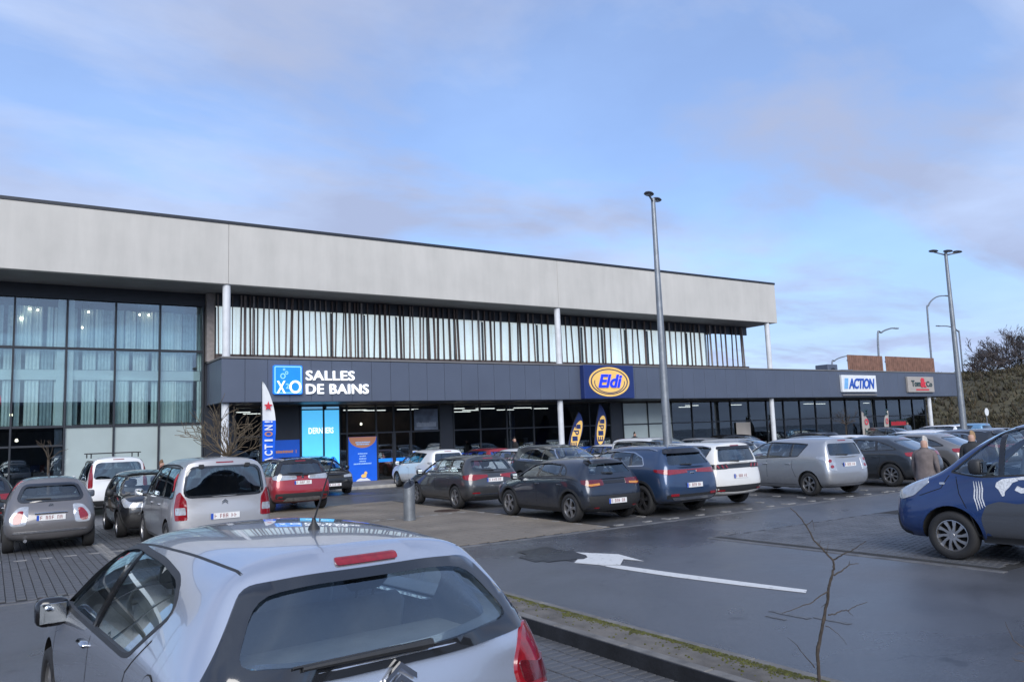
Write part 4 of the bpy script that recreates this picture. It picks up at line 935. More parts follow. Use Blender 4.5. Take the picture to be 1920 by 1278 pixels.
for (px,py,a,b_) in ((1480,1152,.5,.04),(1560,1163,.42,.035),(1455,1158,.25,.03)):
    c = G(px,py); rw_ = random.Random(px); n_ = 9; ed_ = [(b_*rw_.uniform(.4,1.1),a*(i_/(n_-1)-.5)) for i_ in range(n_)]; ed2 = [(-b_*rw_.uniform(.4,1.1),a*(i_/(n_-1)-.5)) for i_ in range(n_)]
    marking('worn_marking', [[(c.x+u_,c.y+v_) for u_,v_ in ed_+ed2[::-1]]], .0055, M['rpaint2'], 'faded white paint remnant on the asphalt beside the bare sapling','road marking')['group'] = 'faded paint remnants on the asphalt'
def markers(parent, pts, sx, sy):
    k = MB(); k.cbox((-sx/2,-sy/2,0),(sx/2,sy/2,.022),.005); me = k.mesh('marker_paver', M['light_paver'])
    for (x,y) in pts: o = link('marker_paver', me, parent); o.location = (x,y,.001)
y_d = G(90,1047).y
markers(bay_l, [(-1.55+.42*i, y_d) for i in range(17)], .22, .11)
for xb in (-.55, 2.02): markers(bay_l, [(xb+(.055 if i%2 else -.055), 16.6+.125*i) for i in range(int((24.4-16.6)/.125))], .11, .11)
markers(bay_m, [(5.7+.42*i, 19.0) for i in range(13)], .22, .11)
for xb in (11.05, 12.95, 14.95, 17.2, 18.95, 21.9, 25.2, 28.4): markers(bay_r, [(xb, 13.45+.42*i) for i in range(0,13,2)], .11, .22)
markers(bay_r, [(11.5+.84*i, 13.42) for i in range(20)], .22, .10)
mh = empty('manhole_cover', (*G(838,958).xy, .018)); tag(mh, 'rusty round manhole cover in the brown paving behind the litter bin', 'manhole')
k = MB(); k.lathe([(.36,0),(.36,.008),(.30,.008),(.30,.004),(.001,.004)], 28); k.build('frame', mat('rust_iron',(.07,.045,.035),.75,.4,var=.4), mh)
k = MB(); 
for i in range(-2,3): k.box((-.24,i*.1-.02,.005),(.24,i*.1+.02,.011))
k.build('lid', mat('rust_iron_lid',(.06,.04,.035),.7,.4,var=.4), mh)

# ------------------------------------------------------------------ retail building
M['concrete'] = None
def concrete():
    m, t, b, NN, K = nodes_mat('pale_cast_concrete'); co = NN('ShaderNodeTexCoord')
    def noise(sc, v=(1,1,1), det=6):
        mp_ = NN('ShaderNodeMapping'); mp_.inputs['Scale'].default_value = v; K(co.outputs['Object'], mp_.inputs[0]); n = NN('ShaderNodeTexNoise'); n.inputs['Scale'].default_value = sc; n.inputs['Detail'].default_value = det; n.inputs['Roughness'].default_value = .6; K(mp_.outputs[0], n.inputs['Vector']); return n
    a, s_ = noise(.5), noise(1.0,(1.6,1.6,.22))
    ad = NN('ShaderNodeMath'); ad.operation = 'ADD'; K(a.outputs[0], ad.inputs[0]); K(s_.outputs[0], ad.inputs[1])
    r_ = NN('ShaderNodeValToRGB'); r_.color_ramp.elements[0].position = .36; r_.color_ramp.elements[0].color = (.455,.445,.415,1); r_.color_ramp.elements[1].position = .64; r_.color_ramp.elements[1].color = (.545,.53,.495,1)
    h = NN('ShaderNodeMath'); h.operation = 'MULTIPLY'; h.inputs[1].default_value = .5; K(ad.outputs[0], h.inputs[0]); K(h.outputs[0], r_.inputs[0]); K(r_.outputs[0], b.inputs['Base Color']); b.inputs['Roughness'].default_value = .8
    n = noise(40); bu = NN('ShaderNodeBump'); bu.inputs['Strength'].default_value = .15; bu.inputs['Distance'].default_value = .01; K(n.outputs[0], bu.inputs['Height']); K(bu.outputs[0], b.inputs['Normal']); return m
M['concrete'] = concrete()
M['clad'] = mat('grey_metal_cladding', (.100,.120,.165), .42, .25, var=.06, scale=.6)
M['frame'] = mat('anthracite_frame', (.030,.035,.045), .45, .3, var=.08)
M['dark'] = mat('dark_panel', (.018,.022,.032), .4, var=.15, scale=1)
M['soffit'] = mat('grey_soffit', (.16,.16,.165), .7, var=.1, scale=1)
M['colw'] = mat('white_column_paint', (.62,.64,.66), .45, var=.08, scale=3)
M['brown'] = [mat('brown_slat_%d' % i, c, .6, var=.2) for i, c in enumerate(((.11,.078,.068),(.16,.13,.12),(.07,.052,.048),(.24,.215,.205)))]
M['wglass'] = glass('window_glass', (.80,.88,.88), 1.0, base=.09); M['wglass3'] = glass('slat_window_glass', (.88,.92,.93), .6, base=.02); M['wglass2'] = glass('shop_glass', (.46,.50,.54), .9, base=.015)
M['film'] = mat('frosted_window_film', (.36,.43,.43), .35, coat=.6, var=.08, scale=.7)
M['blind'] = mat('white_blind', (.66,.70,.71), .6, coat=.4, var=.12, scale=.5)
M['lblind'] = mat('sky_glow_blind', (.70,.75,.77), .6, var=.2, scale=.5, emit=(.88,.93,.95), estr=.34)  # glow painted in for the bright sky that the slatted glazing reflects
M['curtain'] = mat('pale_curtain', (.66,.72,.73), .85, var=.12, scale=1); M['curt'] = [M['curtain'], mat('white_curtain',(.74,.77,.77),.85,var=.1), mat('grey_curtain',(.48,.54,.57),.85,var=.15), mat('deep_curtain',(.33,.39,.43),.85,var=.15)]
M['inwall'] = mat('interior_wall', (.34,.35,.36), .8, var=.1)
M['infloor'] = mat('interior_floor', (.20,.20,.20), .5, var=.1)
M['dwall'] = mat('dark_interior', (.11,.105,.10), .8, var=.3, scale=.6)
M['lamp'] = mat('lit_lamp', (.9,.85,.7), .5, var=0, emit=(1,.86,.62), estr=4.5)
M['tubel'] = mat('lit_tube', (.9,.9,.85), .5, var=0, emit=(1,.93,.78), estr=2.2)
B = empty('retail_building', (0,Y0,0)); B['label'] = 'long retail building with a pale concrete upper band, slatted windows and a grey canopy'; B['category'] = 'building'
BI = Matrix.Translation((0,-Y0,0))
def bpart(name, k, m, parent=None, smooth=False):
    o = k.build(name, m, parent or B, smooth)
    o.data.transform(BI) ; return o
XL, XF = -14.0, 42.85; YL_ = 35.3
for (a, b_) in ((XL,-9.01),(-8.99,7.995),(8.005,24.995),(25.005,XF)):
    k = MB(); k.cbox((a,Y0,8.66),(b_,Y0+.25,11.2),.012); bpart('concrete_panel', k, M['concrete'])
k = MB(); k.cbox((XF-.25,Y0+.255,8.66),(XF,Y0+26,11.2),.012); bpart('concrete_panel', k, M['concrete'])
k = MB(); k.box((XL,Y0-.03,11.205),(XF+.03,Y0+.30,11.33)); k.box((XF-.3,Y0+.301,11.205),(XF+.03,Y0+26,11.33)); bpart('coping', k, M['frame'])
k = MB(); k.box((XL,Y0+.26,8.67),(XF-.26,Y0+26,8.80)); bpart('soffit', k, M['soffit'])
k = MB(); k.box((XL,Y0+.26,10.9),(XF-.26,Y0+26,11.1)); bpart('roof', k, M['soffit'])
# upper columns stand on the canopy, lower ones carry it
for x in (7.97,25.03,42.06):
    k = MB(); k.lathe([(.16,5.66),(.16,8.655)],18,'Z',(x,Y0+.22,0)); bpart('column', k, M['colw'], None, True)
for x in (7.97,25.06,42.11,60.78):
    k = MB(); k.lathe([(.15,.125),(.15,3.775)],18,'Z',(x,Y0+.35,0)); bpart('column', k, M['colw'], None, True)
# canopy: panels with open joints on a dark box
CX0, CX1 = 7.74, 64.6
k = MB(); k.box((CX0+.03,Y0+.03,3.80),(CX1-.03,YW-.02,5.58)); bpart('canopy_core', k, M['frame'])
n = 61
for i in range(n):
    a = CX0 + (CX1-CX0)*i/n; b_ = CX0 + (CX1-CX0)*(i+1)/n; k = MB(); dy = random.uniform(0,.004)
    k.cbox((a+.006,Y0-dy,3.79),(b_-.006,Y0+.028,5.56),.006); bpart('cladding_panel', k, M['clad'])
for (y0_, y1_) in ((Y0,Y0+.9),(Y0+.9,Y0+1.8),(Y0+1.8,YW-.03)):
    k = MB(); k.cbox((CX0,y0_+.004,3.79),(CX0+.028,y1_-.004,5.56),.005); bpart('cladding_panel', k, M['clad'])
k = MB(); k.box((CX0-.03,Y0-.03,5.59),(CX1+.03,YW-.05,5.66)); bpart('canopy_coping', k, M['soffit'])
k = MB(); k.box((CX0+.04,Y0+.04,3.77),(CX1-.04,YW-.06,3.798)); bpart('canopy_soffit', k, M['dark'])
# ---- glazed hall on the left
mx_ = [7.58,5.84,4.15,2.40,.61]; 
while mx_[-1] > XL: mx_.append(mx_[-1]-1.78)
zs = [.12,3.03,6.13,8.12]; tops = 8.66
k = MB(); k.box((XL,YW-.06,8.12),(7.64,YW+.10,8.665)); bpart('head_panel', k, M['dark'])
for x in mx_:
    k = MB(); k.cbox((x-.035,YW-.10,.12),(x+.035,YW+.08,8.118),.006); bpart('mullion', k, M['frame'])
for i in range(len(mx_)-1):
    b_, a = mx_[i]-.036, mx_[i+1]+.036
    if a < -6: continue
    for z in (3.03,6.13):
        k = MB(); k.cbox((a,YW-.08,z-.045),(b_,YW+.06,z+.045),.005); bpart('transom', k, M['frame'])
    if b_ < 2.5:
        k = MB(); k.cbox((a,YW-.08,2.25),(b_,YW+.06,2.33),.005); bpart('transom', k, M['frame'])
    for r_ in range(3):
        z0, z1 = zs[r_]+.046, zs[r_+1]-.046
        frost = r_ == 0 and a > 2.2
        if r_ == 0 and not frost:
            for (q0,q1) in ((z0,2.249),(2.331,z1)):
                k = MB(); k.box((a,YW-.012,q0),(b_,YW,q1)); bpart('window_pane', k, M['wglass2'])
        else:
            k = MB(); k.box((a,YW-.012+random.uniform(-.002,.002),z0),(b_,YW,z1)); bpart('window_pane', k, M['film'] if frost else M['wglass'])
        if r_ > 0:                               # curtains hang behind the upper glass in uneven drops, with gaps between them
            rnd = random.Random(i*7+r_); x = a+rnd.uniform(0,.06)
            while x < b_-.1:
                wd_ = min(rnd.uniform(.12,.52), b_-x); nn = max(6,int(wd_/.028)); m_ = rnd.choice(M['curt'][:1]*3+M['curt'][1:2]*3+M['curt'][2:3]*2+M['curt'][3:]); dy = rnd.uniform(0,.16)
                for (q0,q1) in (((z0,z1-.28),) if r_ == 2 else ((z0+.02,4.86),(5.30,z1-.02))):
                    kk = MB(); vs = []
                    for q in range(nn+1):
                        xx = x+wd_*q/nn; y = YW+.16+dy+.03*math.sin(q*1.5+rnd.random()*.5); vs += [(xx,y,q0),(xx,y,q1)]
                    kk.add(vs,[(2*q,2*q+2,2*q+3,2*q+1) for q in range(nn)]); bpart('curtain', kk, m_, None, True)
                x += wd_+rnd.choice((0,.01,.02,.05,.14))
k = MB(); k.box((XL,YW+.14,4.88),(7.5,YW+9,5.28)); bpart('floor_slab', k, M['blind'])
k = MB(); k.box((2.08,YW+.05,.12),(2.34,YW+.135,8.1)); k.box((2.46,YW+.05,.12),(2.66,YW+.135,8.1)); bpart('interior_column', k, M['blind'])
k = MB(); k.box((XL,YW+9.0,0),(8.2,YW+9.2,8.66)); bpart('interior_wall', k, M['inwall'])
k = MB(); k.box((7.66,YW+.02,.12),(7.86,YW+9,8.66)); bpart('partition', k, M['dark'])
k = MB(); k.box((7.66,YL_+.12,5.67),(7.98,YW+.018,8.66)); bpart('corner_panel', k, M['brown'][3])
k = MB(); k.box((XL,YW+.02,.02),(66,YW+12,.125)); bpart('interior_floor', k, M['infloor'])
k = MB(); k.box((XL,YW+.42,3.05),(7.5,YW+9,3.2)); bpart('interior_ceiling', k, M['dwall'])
# ---- slatted upper floor
YL = 35.3
k = MB(); k.box((8.0,YL-.02,8.10),(XF-.45,YL+.10,8.665)); bpart('head_panel', k, M['dark'])
k = MB(); k.box((8.0,YL-.03,5.67),(XF-.45,YL+.08,6.0)); bpart('bottom_rail', k, M['brown'][2])
x = 8.05; rnd = random.Random(11)
while x < 38.7:
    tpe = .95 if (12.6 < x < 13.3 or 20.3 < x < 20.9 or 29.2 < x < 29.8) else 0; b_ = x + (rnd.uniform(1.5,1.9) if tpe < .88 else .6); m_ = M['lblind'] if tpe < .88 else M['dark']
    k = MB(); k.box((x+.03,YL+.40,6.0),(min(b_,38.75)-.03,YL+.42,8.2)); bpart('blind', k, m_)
    k = MB(); k.box((x+.03,YL+.30,6.0),(min(b_,38.75)-.03,YL+.312,8.2)); bpart('window_pane', k, M['wglass3'])
    k = MB(); k.box((x-.025,YL+.26,5.68),(x+.025,YL+.38,8.09)); bpart('mullion', k, M['frame']); x = b_
k = MB(); k.box((38.75,YL+.40,5.68),(38.9,YL+12,8.66)); bpart('side_wall', k, M['inwall'])
x = 8.1; rnd = random.Random(21); smesh = {}
for wd in range(4):
    for mi in range(4):
        q = MB(); ww = (.04,.055,.07,.10)[wd]; q.cbox((-ww/2,-.04,0),(ww/2,.04,2.62),.004); smesh[wd,mi] = q.mesh('slat', M['brown'][mi])
while x < XF-.5:
    o = link('slat', smesh[(rnd.choice((0,1,1,2,2,3)) if x < 15 else rnd.choice((1,2,3,3))), rnd.choice((0,0,1,1,2,2,3))], B); o.location = (x,YL-.10-Y0+rnd.uniform(-.03,.03),5.98); o.rotation_euler = (0, rnd.gauss(0,.018), rnd.uniform(-.25,.25))
    x += rnd.choice((.12,.19,.24,.26,.28,.30,.34,.5 if rnd.random() < .4 else .25))*(1 if x < 13 else min(1.75,1+(x-13)*.06))
# two bare posts and the sky beyond the last slat come free; block behind carries the roof
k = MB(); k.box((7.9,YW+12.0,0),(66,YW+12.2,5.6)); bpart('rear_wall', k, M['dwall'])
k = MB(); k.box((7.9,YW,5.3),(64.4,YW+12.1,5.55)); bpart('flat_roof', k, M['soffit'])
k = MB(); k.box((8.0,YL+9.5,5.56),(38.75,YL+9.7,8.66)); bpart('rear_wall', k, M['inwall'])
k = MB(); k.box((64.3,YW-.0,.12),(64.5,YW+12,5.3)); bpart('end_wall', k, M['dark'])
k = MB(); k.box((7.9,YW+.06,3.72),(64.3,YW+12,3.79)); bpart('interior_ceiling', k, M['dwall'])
# ---- shop fronts under the canopy
segs = [(7.67,8.95,'p'),(8.95,10.1,'d'),(10.1,10.46,'g'),(10.46,11.87,'p'),(11.87,12.94,'g'),(12.94,13.74,'g'),(13.74,14.12,'g'),(14.12,15.61,'g'),(15.61,16.54,'d'),(16.54,17.47,'d'),(17.47,19.12,'g'),(19.12,19.9,'p'),
        (19.9,21.5,'g'),(21.5,23.17,'g'),(23.17,24.92,'g'),(24.92,26.74,'g'),(26.74,28.85,'g'),(28.85,30.46,'g'),(30.46,31.41,'p'),(31.41,33.42,'f'),(33.42,35.43,'f')]
x = 35.43
while x < 64.2: segs.append((x,min(x+1.8,64.25),'g')); x += 1.8
for (a, b_, t_) in segs:
    k = MB(); k.cbox((a-.03,YW-.08,.125),(a+.03,YW+.06,3.72),.005); bpart('mullion', k, M['frame'])
    a += .031; b_ -= .031; zt = 2.40
    if t_ == 'p': k = MB(); k.box((a,YW-.03,.125),(b_,YW+.03,3.70)); bpart('wall_panel', k, M['dark']); continue
    k = MB(); k.cbox((a,YW-.06,zt-.035),(b_,YW+.04,zt+.035),.004); bpart('transom', k, M['frame'])
    for (z0,z1) in ((.16,zt-.036),(zt+.036,3.66)):
        k = MB(); k.box((a,YW-.012,z0),(b_,YW,z1)); bpart('window_pane', k, M['film'] if t_ == 'f' else M['wglass2'])
    if t_ == 'd':
        for xx in (a, b_-.06): k = MB(); k.box((xx,YW-.05,.13),(xx+.06,YW-.014,zt-.037)); bpart('door_stile', k, M['frame'])
        k = MB(); k.tube([(b_-.13,YW-.09,.9),(b_-.13,YW-.09,1.5)],.015,6); bpart('door_handle', k, M['chrome'])
# partition walls and things seen through the glass
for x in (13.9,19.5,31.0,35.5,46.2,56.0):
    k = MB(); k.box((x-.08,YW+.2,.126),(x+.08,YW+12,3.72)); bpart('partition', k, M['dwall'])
M['wood'] = mat('oak_panel',(.30,.19,.12),.6,var=.25,scale=3)
k = MB(); k.box((14.3,YW+3.2,.126),(19.3,YW+3.35,3.5)); bpart('interior_wall', k, M['wood'])
rnd = random.Random(31); gm = [mat('goods_%d'%i,c,.6,var=.35,scale=3) for i,c in enumerate(((.35,.33,.30),(.20,.14,.10),(.05,.09,.25),(.45,.45,.46),(.16,.17,.10),(.30,.06,.05),(.38,.27,.08),(.10,.12,.14)))]
def shelf(x, y, w_, h):
    e = empty('display_shelf', (x,y,.126)); tag(e, 'display shelf stocked with goods behind the shop glass', 'shelf', 'shelves inside the shops')
    k = MB()
    for z in (.1,h*.36,h*.68,h): k.box((0,0,z-.02),(w_,.4,z))
    for xx in (0,w_-.03): k.box((xx,0.001,.0),(xx+.03,.399,h+.01))
    k.build('rack', M['inwall'], e)
    for z in (.1,h*.36,h*.68):
        q = .06
        while q < w_-.3:
            ww = rnd.uniform(.14,.34); hh = rnd.uniform(.14,h*.26); k = MB(); k.cbox((q,.05,z+.001),(min(q+ww,w_-.05),.36,z+hh),.01); k.build('goods', rnd.choice(gm), e); q += ww+.03
for (x,y) in ((20.3,37.6),(22.3,38.4),(24.3,37.4),(26.8,38.6),(29,38),(36.2,37.4),(38.4,38.6),(40.5,37.3),(43.1,37.9),(47,37.6),(49.5,38.8),(52,37.8),(54.3,38.5),(57,37.6),(59.4,38.8),(62,37.7),(-1.2,38.5),(.6,39.6)): shelf(x,y,rnd.uniform(1.3,1.8),rnd.uniform(1.3,2.0))
def strip(x, y, z=3.55, L_=1.2, rz=0):
    e = empty('ceiling_light', (x,y,z), rz); tag(e,'lit strip light hanging under the shop ceiling','light','strip lights inside the shops'); k = MB(); k.cbox((-L_/2,-.05,0),(L_/2,.05,.04),.008); k.build('tube', M['tubel'], e)
    k = MB(); k.box((-L_/2,-.06,.041),(L_/2,.06,.07)); k.tube([(-.3,0,.07),(-.3,0,.16)],.006,5); k.tube([(.3,0,.07),(.3,0,.16)],.006,5); k.build('housing', M['frame'], e)
for (x,y) in ((9.6,38),(11,40),(15.2,37.4),(16.6,38.2),(18.2,37.6),(36.6,38),(40,38.4),(44.4,38.4),(47.6,39),(55,39),(58,38.4),(61,39),(20.9,37.4),(21.2,39.2),(21.6,41.4),(23.2,38),(23.6,40.2),(24.2,42.4),(25.6,37.8),(26.1,40.4),(27.8,39.2),(38,39),(42,41),(50,40),(53,38.6)): strip(x,y)
def pendant(x, y, z, r_=.07):
    e = empty('pendant_lamp', (x,y,z)); tag(e,'small lit pendant bulb inside the glazed hall','lamp','pendant bulbs in the glazed hall'); k = MB(); k.lathe([(.001,-r_),(r_*.7,-r_*.7),(r_,0),(r_*.7,r_*.7),(.02,r_*1.1)],12); k.build('bulb', M['lamp'], e, True)
    k = MB(); k.tube([(0,0,r_*1.1),(0,0,8.6-z)],.008,5); k.build('cord', M['frame'], e)
for (px,py) in ((40,597),(56,579),(71,581),(154,614),(166,585),(262,590),(279,591)):
    q = AY(px,py,YW+.09); pendant(q.x,q.y,q.z,.04 if px != 40 else .055)
for (px,py) in ((31,826),(20,778),(677,795)):
    q = AY(px,py,YW+1.2); e = empty('spot_lamp',q); tag(e,'lit spot lamp inside the shop','lamp','spot lamps inside the shops'); k = MB(); k.lathe([(.001,-.05),(.06,-.03),(.05,.05),(.02,.08)],10); k.build('bulb',M['lamp'],e,True); k = MB(); k.tube([(0,0,.08),(0,0,(3.04 if q.x<7 else 3.71)-q.z)],.01,5); k.build('cord',M['frame'],e)
# rooftop plant and the rusty screen
M['rust'] = mat('rusty_screen',(.20,.105,.075),.8,var=.3,scale=2,bump=.2)
RS = empty('roof_screen',(0,42,5.56)); tag(RS,'rusty brown slatted screen standing on the flat roof','screen')
for (xa,xb) in ((1588,1654),(1659,1750)):
    a, b_ = AY(xa,664,42).x, AY(xb,668,42).x; q = a; i = 0
    while q < b_:
        k = MB(); k.cbox((q,-.03,0),(min(q+.30,b_)-.02,.03,2.46+.0*i),.01); k.build('slat', M['rust'], RS); q += .32; i += 1
    k = MB(); k.box((a,.035,1.9),(b_,.09,2.0)); k.box((a,.035,.5),(b_,.09,.6)); k.build('rail', M['frame'], RS)
for i,(px,py,w_,h) in enumerate(((1549,684,1.3,1.25),(1577,690,1.5,.85))):
    q = AY(px,py,40); e = empty('roof_unit',(q.x,40,5.552)); tag(e,('tall' if i==0 else 'low flat')+' grey ventilation unit on the flat roof beside the rusty screen','ventilation unit'); k = MB(); k.cbox((-w_/2,-.6,.08),(w_/2,.6,h),.03); k.build('casing',M['clad'],e)
    k = MB(); k.lathe([(w_*.22,0),(w_*.22,.04),(w_*.2,.05),(.001,.05)],16,'Y',(0,-.655,h*.55)); k.build('fan_grille',M['dark'],e)
    k = MB(); k.box((-w_/2+.1,-.5,0),(w_/2-.1,.5,.078)); k.build('base',M['dark'],e)

# ------------------------------------------------------------------ signs and posters
def fit_text(txt, x0, x1, z0, z1, y, depth, m, name, parent, bold=.0, shear=0, rot=None, space=1.0):
    o = text_mesh(txt, 1, .02, m, name, parent, bold=bold, shear=shear, space=space); me = o.data
    xs = [v.co.x for v in me.vertices]; ys = [v.co.y for v in me.vertices]; a, b_, c, d = min(xs), max(xs), min(ys), max(ys)
    for v in me.vertices:
        u_ = (v.co.x-a)/(b_-a); w_ = (v.co.y-c)/(d-c); dd = depth if v.co.z > 0 else 0
        v.co = (x0+(x1-x0)*u_, y-dd, z0+(z1-z0)*w_)
    o.rotation_euler = (0,0,0); return o
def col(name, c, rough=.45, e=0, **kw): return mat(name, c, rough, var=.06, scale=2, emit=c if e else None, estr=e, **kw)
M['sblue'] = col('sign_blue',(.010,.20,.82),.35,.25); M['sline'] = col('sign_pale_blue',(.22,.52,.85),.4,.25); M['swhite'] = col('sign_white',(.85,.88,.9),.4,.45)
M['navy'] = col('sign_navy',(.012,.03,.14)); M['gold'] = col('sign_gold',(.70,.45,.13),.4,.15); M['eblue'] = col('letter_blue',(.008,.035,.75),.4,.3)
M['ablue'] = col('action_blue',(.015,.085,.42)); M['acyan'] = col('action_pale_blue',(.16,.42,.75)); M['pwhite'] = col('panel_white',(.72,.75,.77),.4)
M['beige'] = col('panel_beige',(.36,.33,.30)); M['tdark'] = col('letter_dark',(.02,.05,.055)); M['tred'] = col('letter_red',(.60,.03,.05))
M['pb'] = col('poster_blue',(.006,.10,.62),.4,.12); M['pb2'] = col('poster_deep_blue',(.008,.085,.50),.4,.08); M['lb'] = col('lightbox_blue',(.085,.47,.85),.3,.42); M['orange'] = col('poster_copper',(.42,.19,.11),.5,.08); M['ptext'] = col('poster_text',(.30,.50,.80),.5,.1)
def ellip(cx, cz, a, b_, y, d, n=40): return [(cx+a*math.cos(2*math.pi*i/n), y, cz+b_*math.sin(2*math.pi*i/n)) for i in range(n)]
def ring(k, cx, cz, a, b_, t, y, d, n=40, m=0):
    vs = []
    for i in range(n):
        c_, s_ = math.cos(2*math.pi*i/n), math.sin(2*math.pi*i/n)
        vs += [(cx+a*c_,y-d,cz+b_*s_),(cx+(a-t)*c_,y-d,cz+(b_-t)*s_),(cx+a*c_,y,cz+b_*s_),(cx+(a-t)*c_,y,cz+(b_-t)*s_)]
    fs = []
    for i in range(n):
        p, q = 4*i, 4*((i+1)%n); fs += [(p,q,q+1,p+1),(p+2,q+2,q,p),(p+1,q+1,q+3,p+3)]
    k.add(vs, fs, m)
def rbox(x0,x1,z0,z1,y,d,r_=.06): return [(q.x,y,q.y) for q in rpoly([(x0,z0),(x1,z0),(x1,z1),(x0,z1)],r_)], (0,-d,0)
def sgn(name, label): e = empty(name); return tag(e, label, 'sign')
YS = Y0 - .012
e = sgn('shop_sign','bright blue square logo sign with white letters X and O and bubbles on the canopy')
k = MB(); k.prism(*rbox(9.80,11.03,4.10,5.32,YS,.14,.07)); k.build('panel', M['sblue'], e)
k = MB(); q = [Vector((p[0],p[2])) for p in rbox(9.86,10.97,4.16,5.26,0,0,.05)[0]]; r_ = ribbon(q+q[:1],.045); k.prism([(v.x,YS-.1405,v.y) for v in r_],(0,-.006,0)); k.build('border', M['sline'], e)
fit_text('X',9.93,10.30,4.14,4.66,YS-.1475,.02,M['swhite'],'letter',e,.012); fit_text('2',10.31,10.45,4.33,4.55,YS-.1475,.02,M['sline'],'letter',e,.02)
k = MB(); ring(k,10.72,4.41,.255,.27,.085,YS-.1475,.02); k.build('letter', M['swhite'], e)
k = MB(); ring(k,10.19,4.86,.115,.12,.045,YS-.1475,.015); ring(k,10.35,5.0,.07,.075,.035,YS-.1475,.015); ring(k,10.24,5.14,.05,.05,.03,YS-.1475,.015); k.build('bubbles', M['sline'], e)
e = sgn('shop_lettering','white raised lettering SALLES DE BAINS beside the blue logo on the canopy')
fit_text('SALLES',11.22,13.42,4.70,5.12,YS,.09,M['swhite'],'letter_row',e,.012,space=1.07); fit_text('DE BAINS',11.22,14.08,4.11,4.54,YS,.09,M['swhite'],'letter_row',e,.012,space=1.06)
e = sgn('shop_sign','navy sign with gold oval and blue slanted word Eldi on the canopy')
k = MB(); k.cbox((26.19,YS-.35,3.80),(29.70,YS,5.60),.02); k.build('panel', M['navy'], e); y = YS-.352
k = MB(); ring(k,27.92,4.70,1.42,.80,.10,y,.03,48); k.build('oval_rim', M['gold'], e)
k = MB(); k.prism(ellip(27.92,4.70,1.22,.645,y,0,48),(0,-.03,0)); k.build('oval', M['gold'], e)
k = MB(); pts = [Vector((27.92+1.05*math.cos(R(a)),4.66+.56*math.sin(R(a)))) for a in range(168,372,8)]; k.prism([(v.x,y-.031,v.y) for v in ribbon(pts,.05)],(0,-.006,0)); k.build('swoosh', M['navy'], e)
fit_text('Eldi',27.10,28.78,4.38,5.10,y-.04,.05,M['eblue'],'letter_row',e,.025,.30)
e = sgn('shop_sign','white sign with blue slanted word ACTION on the canopy')
k = MB(); k.cbox((49.03,YS-.18,4.12),(53.10,YS,5.30),.02); k.build('panel', M['pwhite'], e); y = YS-.182
fit_text('ACTION',49.75,52.85,4.34,5.08,y,.03,M['ablue'],'letter_row',e,.03,.22,space=.9)
k = MB()
for i in range(3): a = 49.22+.15*i; k.prism([(a,y,4.34),(a+.11,y,4.34),(a+.25,y,5.08),(a+.14,y,5.08)],(0,-.02,0))
k.build('stripes', M['acyan'], e)
k = MB(); k.cbox((49.2,YS-.10,3.86),(53.2,YS,3.98),.02); k.build('light_rail', M['soffit'], e)
e = sgn('shop_sign','beige sign with dark words Tom and Co around a red ampersand on the canopy')
k = MB(); k.cbox((57.19,YS-.18,4.09),(60.74,YS,5.26),.02); k.build('panel', M['beige'], e); y = YS-.182
fit_text('Tom',57.62,58.85,4.52,4.98,y,.03,M['tdark'],'letter_row',e,.03); fit_text('Co',59.62,60.45,4.50,4.92,y,.03,M['tdark'],'letter_row',e,.03); fit_text('&',58.80,59.62,4.44,5.18,y-.001,.04,M['tred'],'letter',e,.05)
k = MB(); rnd = random.Random(4); q = 58.2
while q < 59.9: k.box((q,y-.02,4.22),(q+.10,y,4.34)); q += .15
k.build('small_print', M['tred'], e)
def poster(name, label, x0, x1, z0, z1, m, y=YW-.10):
    e = empty(name, (0,0,0)); tag(e, label, 'poster'); k = MB(); k.box((x0,y-.01,z0),(x1,y,z1)); k.build('sheet', m, e); return e
def lines(e, rows, m, y, name='small_print'):
    k = MB(); rnd = random.Random(9)
    for (x0,x1,z,h) in rows:
        q = x0
        while q < x1-.02: w_ = min(rnd.uniform(.05,.12),x1-q); k.box((q,y-.006,z),(q+w_*.82,y,z+h*rnd.uniform(.8,1))); q += w_
    k.build(name, m, e)
yp = YW-.1105
e = poster('window_poster','pale blue backlit window poster with half the word DERNIERS, wider of the pair',11.92,12.90,.35,3.52,M['lb']); fit_text('DERN',12.22,12.89,2.44,2.72,yp,.006,M['swhite'],'letter_row',e,.02)
e = poster('window_poster','pale blue backlit window poster with half the word DERNIERS, narrower, blue arch below',13.00,13.70,.35,3.52,M['lb']); fit_text('IERS',13.01,13.42,2.44,2.72,yp,.006,M['swhite'],'letter_row',e,.02)
k = MB(); k.prism([(13.10+.56*(i/12),yp,1.02+.34*math.sin(math.pi*i/12)) for i in range(13)]+[(13.66,yp,.36),(13.10,yp,.36)],(0,-.006,0)); k.build('blue_arch', M['sblue'], e)
k = MB(); k.box((11.92,YW-.10,3.58),(12.90,YW-.09,3.68)); k.box((13.1,YW-.10,3.58),(13.7,YW-.09,3.68)); o = k.build('poster_header', M['sline']); tag(o,'narrow pale blue strip under the canopy above the pale blue posters','poster')
e = poster('window_poster','deep blue half height poster on the dark panel left of the pale blue posters',10.52,11.80,.30,2.20,M['pb2']); lines(e,[(10.72,11.5,1.62,.12),(11.62,11.66,1.6,.16)],M['orange'],yp); lines(e,[(10.75,11.6,1.24,.10)],M['ptext'],yp,'small_print')
e = poster('window_poster','tall blue poster with copper half disc and yellow duck beside the entrance door',14.15,15.58,.13,2.22,M['pb'])
k = MB(); k.prism([(14.865+.70*math.cos(R(180+180*i/24)),yp,2.215+.52*math.sin(R(180+180*i/24))) for i in range(25)],(0,-.006,0)); k.build('half_disc', M['orange'], e)
